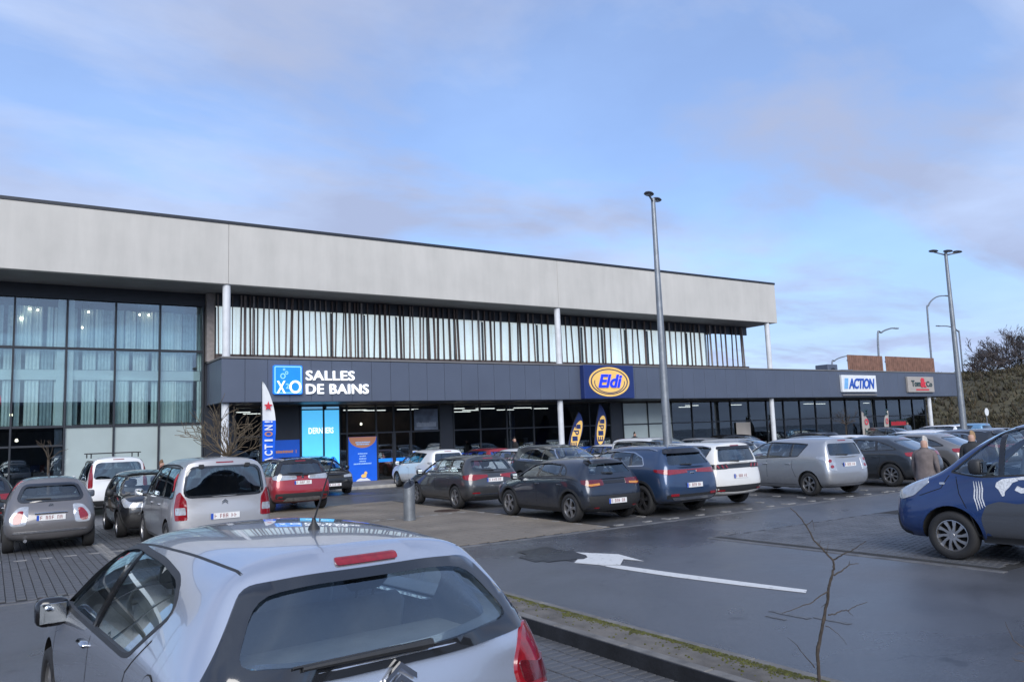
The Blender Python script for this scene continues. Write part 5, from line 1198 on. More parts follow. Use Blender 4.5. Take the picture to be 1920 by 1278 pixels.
lines(e,[(14.5,15.25,1.93,.07),(14.55,15.2,1.84,.06)],M['ptext'],yp-.0065); lines(e,[(14.62,15.1,1.40,.06),(14.7,15.02,1.28,.06),(14.68,15.05,1.16,.06),(14.7,15.03,1.04,.06),(14.4,15.3,.92,.07)],M['ptext'],yp)
k = MB(); k.prism([(14.5,yp,.14),(15.25,yp,.14),(15.18,yp,.20),(15.05,yp,.27),(14.9,yp,.24),(14.75,yp,.28),(14.6,yp,.22)],(0,-.005,0)); k.build('foam', M['pwhite'], e)
k = MB(); k.prism(ellip(14.90,.37,.14,.09,yp-.0055,0,16),(0,-.005,0)); k.prism(ellip(15.0,.50,.075,.08,yp-.0056,0,16),(0,-.0052,0)); k.build('duck', M['gold'], e)
e = poster('window_poster','grey banner with dark silhouettes high in the window beside the entrance',17.62,18.95,2.46,3.5,mat('grey_banner',(.10,.13,.18),.6,var=.4,scale=2)); lines(e,[(17.75,18.85,2.62,.24)],mat('banner_ink',(.22,.26,.32),.6),yp)
for a, b_ in ((15.68,16.48),(16.60,17.40)):
    o = poster('door_stripe','blue stripe across a leaf of the entrance door',a,b_,.98,1.14,M['sblue'],YW-.016); o['group'] = 'stripes on the entrance doors'
e = poster('window_banner','long blue banner along the foot of the showroom windows',19.95,30.4,.30,1.22,M['pb2'],YW-.11); lines(e,[(20.4,21.6,.55,.2),(23.2,24.2,.55,.22),(28.4,29.2,.5,.2)],M['ptext'],YW-.1205)
e = poster('window_poster','small red lettered notice in the pet shop window',59.0,61.3,1.55,2.1,M['tdark'],YW-.10); lines(e,[(59.1,61.2,1.65,.34)],M['tred'],YW-.1105)
e = poster('window_poster','cream notice board behind the glass right of the frosted windows',41.2,42.6,.9,2.3,M['beige'],YW-.09)
# a totem by the far shop and a white notice by the entrance
e = poster('door_notice','small white notice with a blue header beside the entrance door',17.50,17.78,.95,1.45,M['pwhite'],YW-.101); lines(e,[(17.53,17.76,1.36,.06)],M['sblue'],YW-.1115)

# ------------------------------------------------------------------ feather flags
def feather(label, px0, py0, base, bands, h, w_, text=None, tm=None, lean=0, rz=0, m0=None, mirror=1, extra=None):
    e = empty('feather_flag', base, rz); tag(e, label, 'flag'); L_ = []; n = 26
    def prof(t):                                 # half sail: straight pole side, curved outer side
        z = .55 + (h-.55)*t; wd = w_*(.72+.28*min(1,t*2)) * (1 if t < .55 else math.cos((t-.55)/.45*math.pi/2)**.75)
        return z, max(wd,.0)
    for bi, (t0, t1, m_) in enumerate(bands):
        k = MB(); vs = []
        for i in range(n+1):
            t = t0+(t1-t0)*i/n; z, wd = prof(t); b0 = lean*(z/h)**2
            for d in (0,1):
                for q in range(5): x = wd*q/4; vs.append((mirror*(x+b0), .03*math.sin(q*1.1+z*1.7)+(.008 if d else 0), z))
        fs = []
        for i in range(n):
            for q in range(4):
                a = i*10+q; fs += [(a,a+1,a+11,a+10),(a+5,a+15,a+16,a+6)]
            fs += [(i*10,i*10+10,i*10+15,i*10+5),(i*10+4,i*10+9,i*10+19,i*10+14)]
        k.add(vs, fs); k.build('sail', m_, e, True)
    k = MB(); k.tube([(mirror*(lean*(z/h)**2-.02),0,z) for z in [h*i/10 for i in range(11)]],[.022-.0012*i for i in range(11)],8); k.build('pole', M['frame'], e, True)
    k = MB(); k.cbox((-.35,-.35,0),(.35,.35,.05),.01); k.build('base', M['frame'], e)
    return e
def vletters(e, word, z0, dz, x0, wd, ht, mats, y=-.06, lean=lambda z: 0, bold=.03):
    for i, ch in enumerate(word):                # letters turned a quarter left, reading upwards
        o = text_mesh(ch, 1, .004, mats[i % len(mats)] if isinstance(mats, list) else mats, 'letter', e, bold=bold); me = o.data
        xs = [v.co.x for v in me.vertices]; ys = [v.co.y for v in me.vertices]; a, b_, c, d = min(xs), max(xs), min(ys), max(ys); z = z0+dz*i
        hh = ht if ch not in 'I!' else ht*.4
        for v in me.vertices:
            u_ = (v.co.x-a)/(b_-a); w2 = (v.co.y-c)/(d-c); v.co = (x0+lean(z)+wd*(1-w2), y-(.006 if v.co.z > 0 else 0), z+(ht-hh)/2+hh*u_)
        o.rotation_euler = (0,0,0)
bq = AY(494,869,29.5); flz = .115
base = (AY(492,868,29.5).x, 29.5, 0); ztop = AY(490,715,29.5).z
e = feather('white and blue feather flag spelling ACTION upwards with a red star on top', 0,0, base, [(0,.62,M['pb']),(.62,1,M['pwhite'])], ztop, .50)
h_ = ztop; zb_ = AY(497,866,29.5).z; st = (.55+(h_-.55)*.62-zb_)/6.5
vletters(e,'ACTION',zb_,st,.06,.30,st*.78,[M['pwhite'],M['pwhite'],M['pwhite'],M['pwhite'],M['orange'],M['pwhite']]); vletters(e,'!',zb_+6*st,st,.06,.30,st*.6,M['pwhite'])
k = MB(); z_ = .55+(h_-.55)*.76; k.prism([(.20+(.17 if i%2==0 else .07)*math.cos(i*math.pi/5+.3),-.06,z_+(.19 if i%2==0 else .08)*math.sin(i*math.pi/5+.3)) for i in range(10)],(0,-.006,0)); k.build('star', M['tred'], e)
rb = AY(-85,860,30); rt = AY(4,740,30); e = feather('red feather flag leaning over beside the glazed hall',0,0,(rb.x,30,0),[(0,1,M['tred'])],rt.z,.42,lean=rt.x-rb.x-.06)
for (pt, ptop, pb, ln) in (((1098,772),(1,),(1062,850),.95),((1140,757),(1,),(1114,850),.55)):
    b0 = AY(pb[0],pb[1],34.2); ht = AY(pt[0],pt[1],34.2).z-.11
    e = feather('navy feather flag with a gold Eldi oval, ' + ('leaning far over' if ln > .7 else 'leaning less, beside the dark panel'), 0,0,(b0.x,34.2,.125),[(0,1,M['navy'])],ht,.80,lean=ln)
    zc_ = ht*.58; lf = lambda z: ln*(z/ht)**2
    k = MB(); vs = []; n = 28
    for rr, mm in ((1,0),):
        k.prism([(.36+lf(zc_+.80*math.sin(2*math.pi*i/n))+.31*math.cos(2*math.pi*i/n),-.06,zc_+.80*math.sin(2*math.pi*i/n)) for i in range(n)],(0,-.005,0))
    k.build('oval', M['gold'], e); vletters(e,'Eldi',zc_-.62,.32,.18,.36,.26,M['navy'],-.067,lf)
for i,(px,top,bot) in enumerate(((1618,770,812),(1668,769,808))):
    b0 = AY(px,bot,31.0); e = feather(('pale feather flag with red and dark letters by the far shop, '+('wide side out' if i==0 else 'narrow')),0,0,(b0.x,31.0,0),[(0,1,M['beige'])],AY(px,top,31.0).z,.85 if i==0 else .5,rz=0,mirror=1 if i==0 else -1)
    if i == 0: vletters(e,'TOM',1.2,.62,.22,.42,.4,[M['tdark'],M['tred'],M['tdark']])
    else: vletters(e,'TOM',1.2,.62,-.40,.26,.4,[M['tdark'],M['tred'],M['tdark']])

# ------------------------------------------------------------------ litter bin, street lamps, small signs
M['galv'] = mat('galvanised_steel',(.25,.27,.29),.45,.6,var=.15,scale=5)
b0 = G(768,976); e = empty('litter_bin',(b0.x,b0.y,.015)); tag(e,'grey steel cylindrical litter bin with slanted mouth standing on the brown paving','litter bin')
k = MB(); vs = []; n = 28; k.lathe([(.152,0),(.152,.03),(.146,.035),(.146,.80)],n); k.build('drum', M['galv'], e, True)
k = MB(); lo = [(.146*math.cos(2*math.pi*i/n),.146*math.sin(2*math.pi*i/n),.801) for i in range(n)]; hi = [(.146*math.cos(2*math.pi*i/n),.146*math.sin(2*math.pi*i/n),.90+.10*math.cos(2*math.pi*i/n-.6)) for i in range(n)]
k.add(lo+hi,[(i,(i+1)%n,n+(i+1)%n,n+i) for i in range(n)]); k.build('hood', M['galv'], e, True)
k = MB(); k.add([(v[0]*.9,v[1]*.9,v[2]-.02) for v in hi],[tuple(range(n))]); k.build('mouth', M['dark'], e)
k = MB(); k.lathe([(.15,.78),(.15,.80)],n); k.build('band', M['galv'], e, True)
k = MB(); k.prism([(-.05,-.05,.93),(.05,.05,.93),(.0,.0,1.03)],(.02,-.02,0)); k.build('lid_flap', M['dark'], e)
def street_lamp(label, x, y, h, heads, arm, rz):
    e = empty('street_lamp',(x,y,0),rz); tag(e,label,'street lamp'); k = MB(); k.lathe([(.17,0),(.16,.5),(.145,2),(.075,h-.1),(.075,h)],16); k.build('pole', M['galv'], e, True)
    k = MB(); k.cbox((-.22,-.22,.001),(.22,.22,.03),.01); k.build('base_plate', M['galv'], e)
    for i, a in enumerate(heads):
        hx = arm*a; k = MB(); 
        if abs(a) > .01: k.tube([(0,0,h-.12),(hx*.5,0,h-.05),(hx,0,h+.02)],.035,8); k.build('arm', M['galv'], e, True)
        k = MB(); k.lathe([(.001,-.04),(.16,-.04),(.21,.0),(.17,.05),(.06,.08),(.001,.08)],18,'Z',(0,0,0)); o = k.build('lamp_head', M['dalloy'], e, True); o.location = (hx,(-.15 if abs(a)<.01 else 0),h+.04+.02*abs(a)); o.scale = (1.25,.8,.9)
        k = MB(); k.lathe([(.13,-.052),(.13,-.04)],16); g = k.build('lens', M['clear'], o)
la = AY(1250,800,19.6); street_lamp('tall grey street lamp with two flat heads behind the blue sport utility car', la.x, 19.6, AY(1222,372,19.6).z, (-1,1), .42, R(28))
lb_ = AY(1807,800,19.8); street_lamp('tall grey street lamp with three flat heads behind the parked van', lb_.x, 19.8, AY(1774,474,19.8).z, (-1,0,1), .72, R(-18))
def crook(label, pts, Y, r_=.09):
    P = [AY(px,py,Y) for px,py in pts]; P[0].z = 0 if True else P[0].z; b0 = P[0].copy(); e = empty('road_lamp',(b0.x,b0.y,0)); tag(e,label,'street lamp','curved road lamps beyond the roof'); sm = []
    for i in range(len(P)-1):
        for j in range(5):
            t = j/5; p0,p1,p2,p3 = P[max(i-1,0)],P[i],P[i+1],P[min(i+2,len(P)-1)]
            sm.append(.5*((2*p1)+(-p0+p2)*t+(2*p0-5*p1+4*p2-p3)*t*t+(-p0+3*p1-3*p2+p3)*t**3))
    sm.append(P[-1]); sm = [p-b0 for p in sm]
    for p in sm: p.z += b0.z
    k = MB(); k.tube(sm,[r_*1.3-(r_*.7)*i/len(sm) for i in range(len(sm))],8); k.build('pole', M['galv'], e, True)
    d = (sm[-1]-sm[-4]).normalized(); k = MB(); k.cbox((-.1,-.14,-.06),(.75,.14,.05),.03); o = k.build('lamp_head', M['galv'], e); o.location = sm[-1]; o.rotation_euler = (0,0,math.atan2(d.y,d.x))
crook('curved road lamp behind the rusty screen, arm reaching past its middle post',[(1650,720),(1646,640),(1653,623),(1668,616),(1676,615)],46)
crook('tall curved road lamp at the right end of the rusty screen',[(1750,720),(1740,600),(1741,572),(1755,557),(1773,554)],46)
crook('curved road lamp behind the three headed street lamp, arm turned left',[(1806,720),(1800,640),(1795,620),(1780,612),(1762,611)],52)
crook('small curved road lamp rising beside the tall roof unit',[(1558,720),(1560,690),(1565,676),(1576,670),(1588,667)],60)
q = AY(1849,772,34); e = empty('road_sign',(q.x,34,0)); tag(e,'small round grey backed road sign on a thin post in front of the scrub bank','road sign'); k = MB(); k.tube([(0,0,0),(0,0,q.z+.1)],.04,8); k.build('post', M['galv'], e, True); k = MB(); k.lathe([(.33,-.01),(.33,.01)],20,'Y',(0,-.05,q.z)); k.build('disc', M['pwhite'], e)

# ------------------------------------------------------------------ scrub bank, trees
def hz(x, y):
    t = max(0,min(1,(x-70)/30)); t = t*t*(3-2*t); c_ = max(0,min(1,(y-14)/14)); return t*7.4*c_*(1+.05*math.sin(x*.13+y*.21)) + .35*t*math.sin(x*.7)*math.sin(y*.6) - .02
k = MB(); nx, ny = 60, 60; vs = [(66+110*i/nx, 12+110*j/ny, hz(66+110*i/nx,12+110*j/ny)) for i in range(nx+1) for j in range(ny+1)]
k.add(vs,[(i*(ny+1)+j,(i+1)*(ny+1)+j,(i+1)*(ny+1)+j+1,i*(ny+1)+j+1) for i in range(nx) for j in range(ny)]); M['earth'] = mat('winter_grass_bank',(.062,.054,.030),.95,var=.45,scale=.35,bump=.6,bscale=3)
hl = k.build('hill', M['earth'], None, True); hl['kind'] = 'structure'
k = MB(); rnd = random.Random(8); sm_ = [mat('scrub_%d'%i,c,.9,var=.4,scale=2) for i,c in enumerate(((.075,.062,.034),(.055,.050,.026),(.095,.075,.045),(.045,.035,.025)))]
for i in range(9000):
    x = rnd.uniform(68,112); y = rnd.uniform(24,62); z = hz(x,y); mi = rnd.choice((0,0,1,1,2,3)); big = math.sin(x*.9)+math.sin(y*1.1+x*.3) > .7
    for j in range(4):
        a = rnd.uniform(0,6.28); h = rnd.uniform(.18,.5)*(1.5 if big else 1); dx, dy = math.cos(a)*h*.6, math.sin(a)*h*.6; w_ = rnd.uniform(.04,.12)
        k.add([(x-w_*math.sin(a),y+w_*math.cos(a),z-.05),(x+w_*math.sin(a),y-w_*math.cos(a),z-.05),(x+dx,y+dy,z+h)],[(0,1,2)],mi)
o = k.build('scrub', sm_); tag(o,'brown winter scrub covering the bank right of the building','scrub',kind='stuff')
def bare_tree(name, label, base, h, spread, seed, tr=.08, fork=.3, nb=7, depth=4, group=None, colr=(.075,.058,.042), droop=0, up=.5, tw=.008):
    rnd = random.Random(seed); e = empty(name, base); tag(e, label, 'tree', group); m_ = mat('bark_%d'%seed, colr, .9, var=.35, scale=8, bump=.4)
    k = MB(); top = Vector((rnd.uniform(-.05,.05)*h,rnd.uniform(-.05,.05)*h,h*fork)); k.tube([(0,0,0),top*.5+Vector((.02*h*rnd.uniform(-1,1),0,0)),top],[tr,tr*.85,tr*.75],8); k.build('trunk', m_, e, True)
    kb = MB()
    def grow(p, d, L_, r_, dep):
        pts = [p]; rs = [r_]; q = p.copy(); dd = d.copy()
        for i in range(3): dd = (dd+Vector((rnd.gauss(0,.16),rnd.gauss(0,.16),rnd.gauss(.05-droop,.12)))).normalized(); q = q+dd*L_/3; pts.append(q.copy()); rs.append(max(r_*(1-.27*(i+1)),tw))
        kb.tube(pts, rs, 5 if dep > 1 else 3, cap=False)
        if dep <= 0: return
        for i in range(rnd.randint(2,4)):
            a = rnd.uniform(0,6.28); side = dd.orthogonal().normalized(); side = Matrix.Rotation(a,3,dd) @ side; nd = (dd*.75+side*rnd.uniform(.35,.8)+Vector((0,0,.12))).normalized(); s0 = rnd.choice((1,2,3,3)); grow(pts[s0], nd, L_*rnd.uniform(.55,.8), rs[s0]*.75, dep-1)
    for i in range(nb):
        a = 2*math.pi*i/nb+rnd.uniform(-.3,.3); el = rnd.uniform(.3,1)*up; d = Vector((math.cos(a)*spread,math.sin(a)*spread,el)).normalized(); grow(top, d, h*(1-fork)*rnd.uniform(.42,.6), tr*.55, depth-2)
    kb.build('crown', m_, e, True); return e
tb = AY(424,868,30.6); bare_tree('street_tree','small pollarded bare tree in front of the white column of the canopy',(tb.x,30.6,0),AY(424,762,30.6).z*1.0,.62,5,.065,.46,18,4,up=1.0,colr=(.13,.10,.065),tw=.011)
bare_tree('street_tree','thin bare young tree between the parked cars in front of the far shops',(AY(1587,820,26).x,26,0),3.1,1.2,9,.04,.62,6,4,up=.6)
bare_tree('street_tree','slim bare tree trunk behind the round grey city car',(AY(90,905,29.8).x,29.8,0),2.6,.25,12,.05,.7,5,3)
for i,(px,py,X,h,lab) in enumerate(((1862,700,101,3.7,'wide bare tree on top of the scrub bank beside the conifer'),(1835,706,99,2.2,'low bare bush like tree on top of the scrub bank'),(1893,700,104,4.2,'dense bare tree on top of the scrub bank close to the conifer'),(1935,700,100,5,'bare tree on the bank reaching in from beyond the conifer'))):
    d = ray(px,py); kx = X/d.x; y_ = d.y*kx; bare_tree('bare_tree',lab,(X,y_,hz(X,y_)-.1),h,.9,40+i,.13,.16,12,6,up=.8,tw=.022,colr=(.10,.083,.078))
# conifer at the right edge
d = ray(1917,695); X = 103; y_ = d.y*X/d.x; e = empty('conifer',(X,y_,hz(X,y_)-.1)); tag(e,'dark green conifer on top of the scrub bank','tree'); e.scale = (.8,.8,.6); k = MB(); k.tube([(0,0,0),(0,0,7.4)],[.16,.02],7); k.build('trunk', mat('conifer_bark',(.05,.035,.025),.9), e, True)
k = MB(); rnd = random.Random(2)
for i in range(2600):
    z = rnd.uniform(.4,7.6); r_ = (7.7-z)*.27*math.sqrt(rnd.random()); a = rnd.uniform(0,6.28); p = Vector((r_*math.cos(a),r_*math.sin(a),z-r_*.25)); t = Vector((math.cos(a),math.sin(a),-.25))*rnd.uniform(.15,.4); s_ = Vector((-math.sin(a),math.cos(a),rnd.uniform(-.5,.5)))*rnd.uniform(.04,.1); k.add([p-s_,p+s_,p+t],[(0,1,2)])
k.build('crown', mat('conifer_needles',(.018,.032,.016),.8,var=.4), e)
# sapling on the kerb island
def PD(px, py, dep): d = ray(px,py); kx = dep/d.dot(FW); return Vector((d.x*kx,d.y*kx,d.z*kx+CAM_H))
def sapling(name, label, base, D0, stems, colr, cat='tree'):
    e = empty(name, base); tag(e,label,cat); m_ = mat('sapling_bark',colr,.85,var=.4,scale=30,bump=.4); rnd = random.Random(6)
    for si,(pts, r0, r1, dd) in enumerate(stems):
        P = []; n = len(pts)
        for i,(px,py) in enumerate(pts): P.append(PD(px,py,D0+dd*i/max(1,n-1))-Vector(base))
        if si == 0: P[0] = Vector((0,0,-.02))
        Q = []
        for a,b_ in zip(P,P[1:]):
            for j in range(4): Q.append(a+(b_-a)*(j/4)+Vector((rnd.gauss(0,.002),rnd.gauss(0,.002),rnd.gauss(0,.002))))
        Q.append(P[-1]); k = MB(); k.tube(Q,[(r0+(r1-r0)*i/(len(Q)-1))*(1.25 if (i%5==0 and si==0) else 1) for i in range(len(Q))],6); k.build('trunk' if si == 0 else 'branch', m_, e, True)
sb = Vector((5.06,3.78,.138)); D0 = (sb-Vector((0,0,CAM_H))).dot(FW)
sapling('sapling','bare young sapling growing out of the mossy kerb island',sb,D0,[
 ([(1520,1290),(1532,1225),(1541,1180),(1549,1140),(1553,1108),(1558,1085),(1564,1066),(1562,1050)],.0125,.0065,.0),
 ([(1562,1050),(1545,1032),(1526,1012),(1512,985),(1497,965),(1482,952)],.007,.003,.12),([(1563,1049),(1580,1039),(1600,1030),(1624,1014)],.006,.002,-.12),([(1564,1078),(1580,1068),(1592,1058),(1610,1056)],.006,.002,.1),
 ([(1592,1058),(1593,1050)],.003,.001,.0),([(1553,1108),(1538,1116),(1524,1128),(1500,1137),(1466,1149)],.005,.002,-.15),([(1552,1152),(1568,1150),(1578,1144),(1590,1144),(1606,1134),(1626,1128)],.005,.002,.15),
 ([(1590,1144),(1600,1155)],.003,.001,0),([(1548,1172),(1560,1178),(1572,1188),(1588,1208)],.003,.0012,-.1),([(1550,1130),(1540,1138)],.003,.001,0),([(1556,1092),(1553,1098),(1556,1104)],.003,.001,0),
 ([(1536,1212),(1532,1203)],.005,.002,0),([(1512,985),(1524,974),(1527,995)],.003,.001,0),([(1550,1036),(1553,1018)],.003,.001,0),([(1536,1022),(1539,1012)],.002,.001,0),([(1528,1250),(1506,1225),(1490,1205),(1476,1194)],.004,.001,-.1)],(.06,.048,.038))
b2 = Vector((6.15,2.95,.0)); sapling('sapling','thin twigs of a bush at the edge of the asphalt',b2,(b2-Vector((0,0,CAM_H))).dot(FW),[([(1935,1300),(1925,1250),(1922,1200)],.008,.004,0),([(1924,1240),(1905,1238),(1898,1232)],.004,.002,.05),([(1922,1215),(1900,1200),(1885,1165)],.004,.0015,.05),([(1925,1225),(1912,1222),(1903,1226)],.003,.001,0)],(.09,.07,.055),'bush')

# ------------------------------------------------------------------ unseen store added behind the camera to darken shop window reflections
e = empty('added_store',(20,-38,0)); tag(e,'unseen dark store added behind the viewpoint to darken the shop window reflections','building')
k = MB(); k.box((-75,-20,0),(75,0,7.6)); k.build('wall', mat('dark_brick',(.05,.045,.045),.8,var=.3,scale=.4), e)
k = MB(); k.box((-75.2,-.2,7.6),(75.2,.2,8.0)); k.build('parapet', M['clad'], e)
for i in range(24):
    k = MB(); k.box((-72+i*6,.01,.6),(-68.6+i*6,.06,3.4)); k.build('window', M['dark'], e)
for i in range(9):
    bare_tree('boundary_tree','bare tree in the row behind the viewpoint',(-46+i*15+random.uniform(-3,3),-26+random.uniform(-3,3),0),random.uniform(7,10),.8,70+i,.16,.2,9,5,group='trees behind the viewpoint',tw=.03)
# ------------------------------------------------------------------ people
M['skin'] = mat('skin',(.45,.27,.20),.55,var=.08)
def person(label, loc, rz, h, coat, legs, hair, step=.1, arm=0, hairlen=.06, bag=None):
    e = empty('person', loc, rz); tag(e,label,'person'); s_ = h/1.7
    # one skinned body: feet, legs, trunk, arms with fingers' mass, neck and head
    J = dict(pel=(0,0,.92),ch=(0,.0,1.22),sh=(0,0,1.40),nk=(0,.01,1.47),hd=(0,.03,1.56),ht=(0,.03,1.66))
    E_ = [('pel','ch'),('ch','sh'),('sh','nk'),('nk','hd'),('hd','ht')]; Rr = dict(pel=.15,ch=.15,sh=.11,nk=.055,hd=.085,ht=.07)
    for sg,n in ((1,'r'),(-1,'l')):
        f = step*sg
        J.update({n+'hip':(.09*sg,0,.88),n+'kn':(.09*sg,f*.6+.02,.48),n+'an':(.09*sg,f-.03,.08),n+'to':(.09*sg,f+.13,.035),n+'s':(.18*sg,0,1.38),n+'el':(.24*sg,-.03-f*.4,1.12),n+'wr':(.24*sg,.06-f*.5+arm,.90),n+'ha':(.235*sg,.09-f*.5+arm,.82)})
        Rr.update({n+'hip':.10,n+'kn':.065,n+'an':.045,n+'to':.042,n+'s':.075,n+'el':.052,n+'wr':.036,n+'ha':.042})
        E_ += [('pel',n+'hip'),(n+'hip',n+'kn'),(n+'kn',n+'an'),(n+'an',n+'to'),('sh',n+'s'),(n+'s',n+'el'),(n+'el',n+'wr'),(n+'wr',n+'ha')]
        for q in range(4):
            J[n+'f%d'%q] = (.235*sg+.0*q,.065-f*.5+arm+.022*q,.735+.008*abs(q-1.5)); Rr[n+'f%d'%q] = .011; E_.append((n+'ha',n+'f%d'%q))
        J[n+'th'] = (.225*sg,.14-f*.5+arm,.79); Rr[n+'th'] = .012; E_.append((n+'ha',n+'th'))
    ks = list(J); me = bpy.data.meshes.new('body'); me.from_pydata([Vector(J[q])*s_ for q in ks],[(ks.index(a),ks.index(b_)) for a,b_ in E_],[])
    o = link('body', me, e); md = o.modifiers.new('k','SKIN'); bpy.context.view_layer.update()
    if not me.skin_vertices: 
        me.attributes  # layer comes with the modifier below
        bm = bmesh.new(); bm.from_mesh(me); bm.verts.layers.skin.verify(); bm.to_mesh(me); bm.free()
    sv = me.skin_vertices[0].data
    for i,q in enumerate(ks): sv[i].radius = (Rr[q]*s_*(1.15 if q in ('pel','ch') else 1),Rr[q]*s_*(.8 if q in ('pel','ch','sh') else 1)); sv[i].use_root = q == 'pel'
    s2 = o.modifiers.new('s','SUBSURF'); s2.levels = s2.render_levels = 1
    dg = bpy.context.evaluated_depsgraph_get(); nm = bpy.data.meshes.new_from_object(o.evaluated_get(dg)); o.modifiers.clear(); o.data = nm
    nm.materials.clear(); [nm.materials.append(x) for x in (coat, legs, M['skin'], M['frame'])]
    for f in nm.polygons:
        z = f.center.z/s_; f.material_index = 3 if z < .09 else 2 if z > 1.465 or (z < .87 and abs(f.center.x)/s_ > .19) else 1 if z < .86 else 0; f.use_smooth = True
    k = MB(); n = 20                             # coat: open tube round trunk and hips
    prof = ((.66,.225,.19),(.80,.215,.175),(.95,.20,.16),(1.12,.19,.15),(1.28,.205,.15),(1.38,.20,.135),(1.43,.14,.11),(1.465,.085,.08),(1.50,.08,.078)); vs = []; fr2 = random.Random(len(label)*7)
    for (z,a,b_) in prof:
        for i in range(n): fo_ = 1+(.07*math.sin(i*2.1+z*6)+fr2.uniform(-.03,.03))*(1 if z < 1.3 else .3); vs.append((a*fo_*math.cos(2*math.pi*i/n)*s_,b_*fo_*math.sin(2*math.pi*i/n)*s_,z*s_))
    k.add(vs,[(r_*n+i,r_*n+(i+1)%n,(r_+1)*n+(i+1)%n,(r_+1)*n+i) for r_ in range(len(prof)-1) for i in range(n)]); k.build('coat', coat, e, True, 80)
    k = MB(); prof = [(.062,1.545-hairlen),(.090,1.565-hairlen*.4),(.101,1.60),(.104,1.635),(.099,1.67),(.083,1.705),(.052,1.73),(.02,1.742),(.001,1.743)]; vs = []; hr = random.Random(int(h*1000)+len(label))
    for (r_,z) in prof:
        for i in range(n):
            a = 2*math.pi*i/n; fr_ = math.sin(a) > .35 and z < 1.63; r_ *= .9+hr.uniform(-.08,.08); vs.append(((r_*.92)*math.cos(a)*s_,((r_*.55 if fr_ else r_)*math.sin(a)+.022)*s_,z*s_))
    k.add(vs,[(r_*n+i,r_*n+(i+1)%n,(r_+1)*n+(i+1)%n,(r_+1)*n+i) for r_ in range(len(prof)-1) for i in range(n)]); k.build('hair', hair, e, True, 80)
    fc = MB()
    for x in (-.034,.034): fc.lathe([(.001,-.006),(.009,0),(.001,.006)],8,'Y',(x*s_,.112*s_,1.60*s_))
    fc.build('eyes', M['frame'], e); fc = MB(); fc.tube([(0,.112*s_,1.60*s_),(0,.135*s_,1.565*s_),(0,.112*s_,1.56*s_)],[.008,.014,.006],6); fc.build('nose', M['skin'], e, True); fc = MB(); fc.box((-.025*s_,.10*s_,1.525*s_),(.025*s_,.115*s_,1.531*s_)); fc.build('mouth', M['tred'], e)
    if bag:
        k = MB(); k.cbox((.19*s_,-.12,.55),(.30*s_,.22,.80),.03); o = k.build('handbag', bag); o.location = loc; o.rotation_euler = (0,0,rz); tag(o,'dark handbag held by the woman in the grey coat','handbag')
    return e
cw = lambda n,c: mat('cloth_'+n,c,.9,var=.2,scale=10,bump=.3)
person('person with white hair in a long grey brown coat behind the blue van', (15.9,8.95,.016), R(-75), 1.66, cw('taupe',(.15,.125,.12)), cw('black',(.02,.02,.022)), mat('white_hair',(.55,.52,.48),.8), .12, hairlen=.10, bag=M['black'])
person('person with fair hair and dark jacket partly hidden by the blue van', (18.6,9.35,.016), R(-60), 1.70, cw('dark',(.025,.028,.032)), cw('black2',(.02,.02,.024)), mat('fair_hair',(.30,.20,.11),.8), .08, hairlen=.07)
q = G(298,868,1.62); person('person with brown hair and dark red jacket beyond the silver van', (4.25,25.3,0), R(150), 1.68, cw('maroon',(.06,.015,.02)), cw('navy',(.02,.022,.035)), mat('brown_hair',(.16,.09,.05),.8), .06)
d = ray(966,828); person('person in a black jacket walking past the showroom banner', (d.x*33.4/d.y,33.4,.125), R(80), 1.78, cw('black3',(.012,.012,.014)), cw('jean',(.03,.035,.05)), mat('dark_hair',(.03,.025,.02),.8), .14)
d = ray(1190,820); person('person with dark hair in a black top in front of the frosted windows', (d.x*34.0/d.y,34.0,.125), R(170), 1.80, cw('black4',(.015,.015,.018)), cw('jean2',(.03,.04,.06)), mat('dark_hair2',(.02,.018,.016),.8), .05)
for i,(px,yy,lab,c) in enumerate(((1702,33.6,'person in a blue jacket under the canopy beside the red notice',(.10,.14,.20)),)):
    d = ray(px,805); person(lab,(d.x*yy/d.y,yy,.125),R(140),1.78,cw('b%d'%i,c),cw('l%d'%i,(.03,.03,.04)),mat('hair_%d'%i,(.05,.035,.025),.8),.06)

# ------------------------------------------------------------------ cars in their places
GZ = .016
def place(c, x, y, head=0, label=None, group=None):
    r_ = c.root if hasattr(c,'root') else c; r_.location = (x,y,GZ); r_.rotation_euler = (0,0,R(-head)); r_['label'] = label
    if group: r_['group'] = group
    return r_
def by_wheel(c, px, py, head, label, side=-1, axle=1, nudge=(0,0)):   # put one wheel's foot under a pixel of the photograph
    g = G(px,py,GZ); lx = side*(c.w-c.p['wid']); ly = c.ax[axle]; a = R(-head)
    return place(c, g.x-(lx*math.cos(a)-ly*math.sin(a))+nudge[0], g.y-(lx*math.sin(a)+ly*math.cos(a))+nudge[1], head, label)
hero = make_silver_hatch(); hero.root.scale = (1.08,1.05,1.035); place(hero, 1.44, 5.50, -4.2, 'silver hatchback with whip aerial and wide rear window beside the mossy kerb')
bub = make_bubble(); place(bub, 1.10, 20.95, 0, 'small round grey city car with chrome rear strip and pale tail lights')
smpv = make_silver_mpv(); place(smpv, 3.72, 17.75, 0, 'silver high roofed family van with big rounded rear window')
wmpv = make_white_mpv(); place(wmpv, 3.45, 30.4, 0, 'white high roofed family van with roof bars in front of the frosted panes')
city = make_city(); place(city, 3.35, 22.0, 180, 'small black city car facing the silver family van')
red = make_red_suv(); place(red, 7.85, 25.5, 0, 'red crossover with black roof and silver skid plate')
gh = make_grey_hatch(); place(gh, 12.05, 21.35, 2, 'graphite grey hatchback parked behind the litter bin')
nh = make_navy_hatch(); place(nh, 11.95, 15.95, 0, 'dark navy hatchback with black rear spoiler, first of its row')
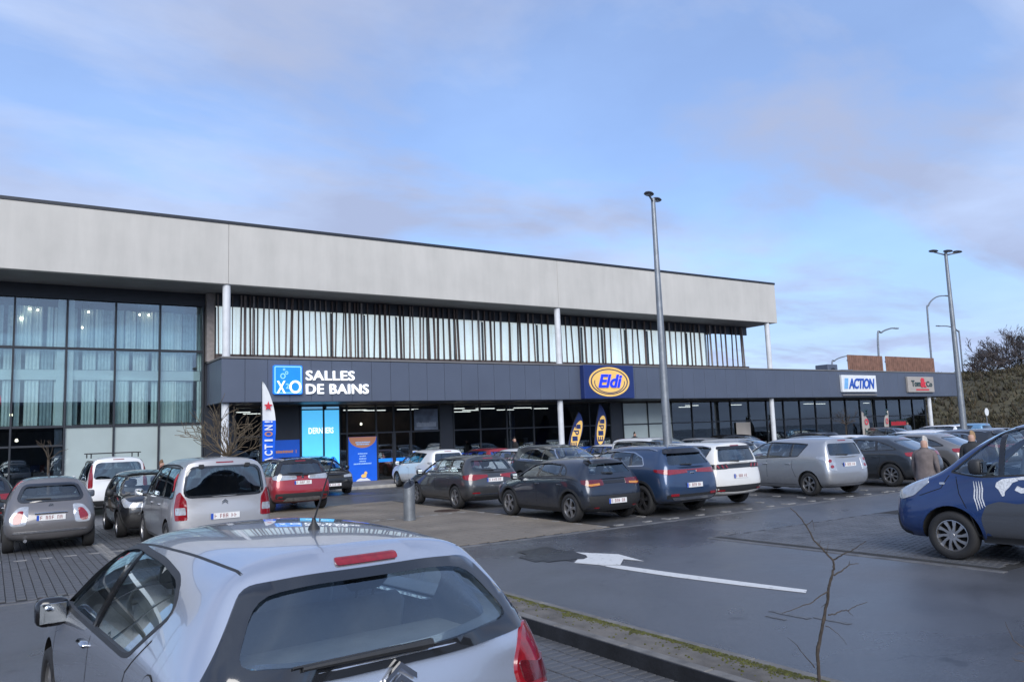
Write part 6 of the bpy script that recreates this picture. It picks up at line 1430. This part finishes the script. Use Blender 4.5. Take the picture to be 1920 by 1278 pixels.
bs = make_blue_suv(); place(bs, 14.02, 15.75, 0, 'steel blue sport utility car with chrome window trim and red light bar')
ws_ = make_white_suv(); place(ws_, 16.10, 16.2, 0, 'white sport utility car with black light band and dark bumper')
sw = make_silver_wagon(); place(sw, 20.45, 15.75, 5, 'silver grey people carrier with pale tail lights and dark rear side glass')
cs = make_coupe_suv(); place(cs, 24.3, 15.7, 0, 'slate grey crossover coupe with sloping tail beside the silver people carrier')
pvn = make_panel_van(); by_wheel(pvn, 1800, 1046, -5, 'blue van with white claw marks and a white cat on the door', side=-1, axle=0)
pvn.root['category'] = 'van'; smpv.root['category'] = 'van'; wmpv.root['category'] = 'van'
def recolour(src, name, colr, x, y, head, label, metal=.4, scale=(1,1,1)):
    r_ = copy_tree(src.root); pm = paint(name, colr, metal, .3, dirt=.35)
    for ch in r_.children:
        for sl in ch.material_slots:
            if sl.material == src.paint: sl.link = 'OBJECT'; sl.material = pm
    r_.scale = scale; return place(r_, x, y, head, label)
WHITE, SILV, GREY, BLACK = (.70,.71,.72), (.45,.46,.48), (.12,.125,.135), (.014,.015,.018)
recolour(gh,'far_dark',(.02,.022,.025), -.25,27.9,0,'black hatchback in front of the glazed hall beyond the round grey city car')
recolour(red,'black_nose',BLACK, 10.9,31.0,180,'black car facing out between the red crossover and the tall blue poster',scale=(1,1,.93))
recolour(sw,'white_hatch',WHITE, 15.65,30.5,0,'white hatchback parked nose in at the entrance kerb',0,(1,.93,.96))
recolour(gh,'bright_red',(.33,.02,.03), 18.55,30.9,0,'red car of which only the roof shows before the blue banner')
recolour(city,'white_city',WHITE, 17.75,27.0,0,'white city car with dark rear window beyond the graphite hatchback',0,(1,1,1))
recolour(bs,'grey_suv',(.045,.05,.058), 16.75,22.35,180,'dark grey sport utility car facing out with sky in its windscreen',.4)
recolour(gh,'white_low',WHITE, 24.6,29.6,0,'low white car in front of the dark panel beside the navy flags',0,(1,1,.96))
recolour(smpv,'white_van',(.66,.67,.66), 21.45,22.3,180,'white family van facing out beside the two headed street lamp',0,(1,.98,.95))
recolour(nh,'white_small',WHITE, 23.75,21.9,0,'white hatchback with rear wiper behind the silver people carrier',0,(1,1,1.03))
recolour(sw,'silver_out',SILV, 26.1,22.2,180,'silver people carrier facing out behind the slate crossover coupe',.5,(1,1,.95))
recolour(gh,'silver_far',SILV, 32.4,29.8,180,'silver car facing out in front of the far shop windows',.5)
recolour(red,'maroon',(.16,.012,.02), 35.2,30.2,180,'maroon crossover in the row against the pavement')
recolour(cs,'dark_far',(.02,.022,.028), 29.9,22.4,0,'dark crossover coupe with pale rear window in the second row',.4,(1,1,.97))
recolour(bs,'black_far',BLACK, 39.6,29.4,0,'black sport utility car before the blue shop displays',.3,(1,1,.93))
recolour(nh,'white_far',WHITE, 34.1,22.1,180,'white hatchback facing out next to the thin young tree',0)
recolour(sw,'white_far2',WHITE, 37.3,21.9,0,'white people carrier behind the slate crossover coupe',0,(1,1,.93))
recolour(gh,'white_far3',WHITE, 41.3,22.3,180,'white hatchback facing out left of the three headed street lamp',0)
recolour(bs,'black_far2',BLACK, 49.2,29.6,180,'black sport utility car in front of the white feather flags',.3,(1,1,1.0))
recolour(ws_,'white_far4',(.68,.70,.73), 53.6,29.6,0,'white sport utility car by the far end column',0,(1,1,.97))
recolour(sw,'pale_blue_far',(.16,.33,.50), 57.6,29.8,0,'pale blue people carrier at the far end of the shop row',.4,(1,1,1.0))
recolour(cs,'grey_kia',(.19,.185,.18), 27.05,15.7,0,'light grey crossover with red tail light behind the walking person in the coat',.4,(1,1,1.01))
recolour(bs,'dark_right',(.03,.033,.038), 30.2,16.0,0,'dark sport utility car beyond the light grey crossover',.4,(1,1,.98))
recolour(nh,'silver_r4',SILV, 45.1,22.2,0,'silver hatchback right of the three headed street lamp',.5)
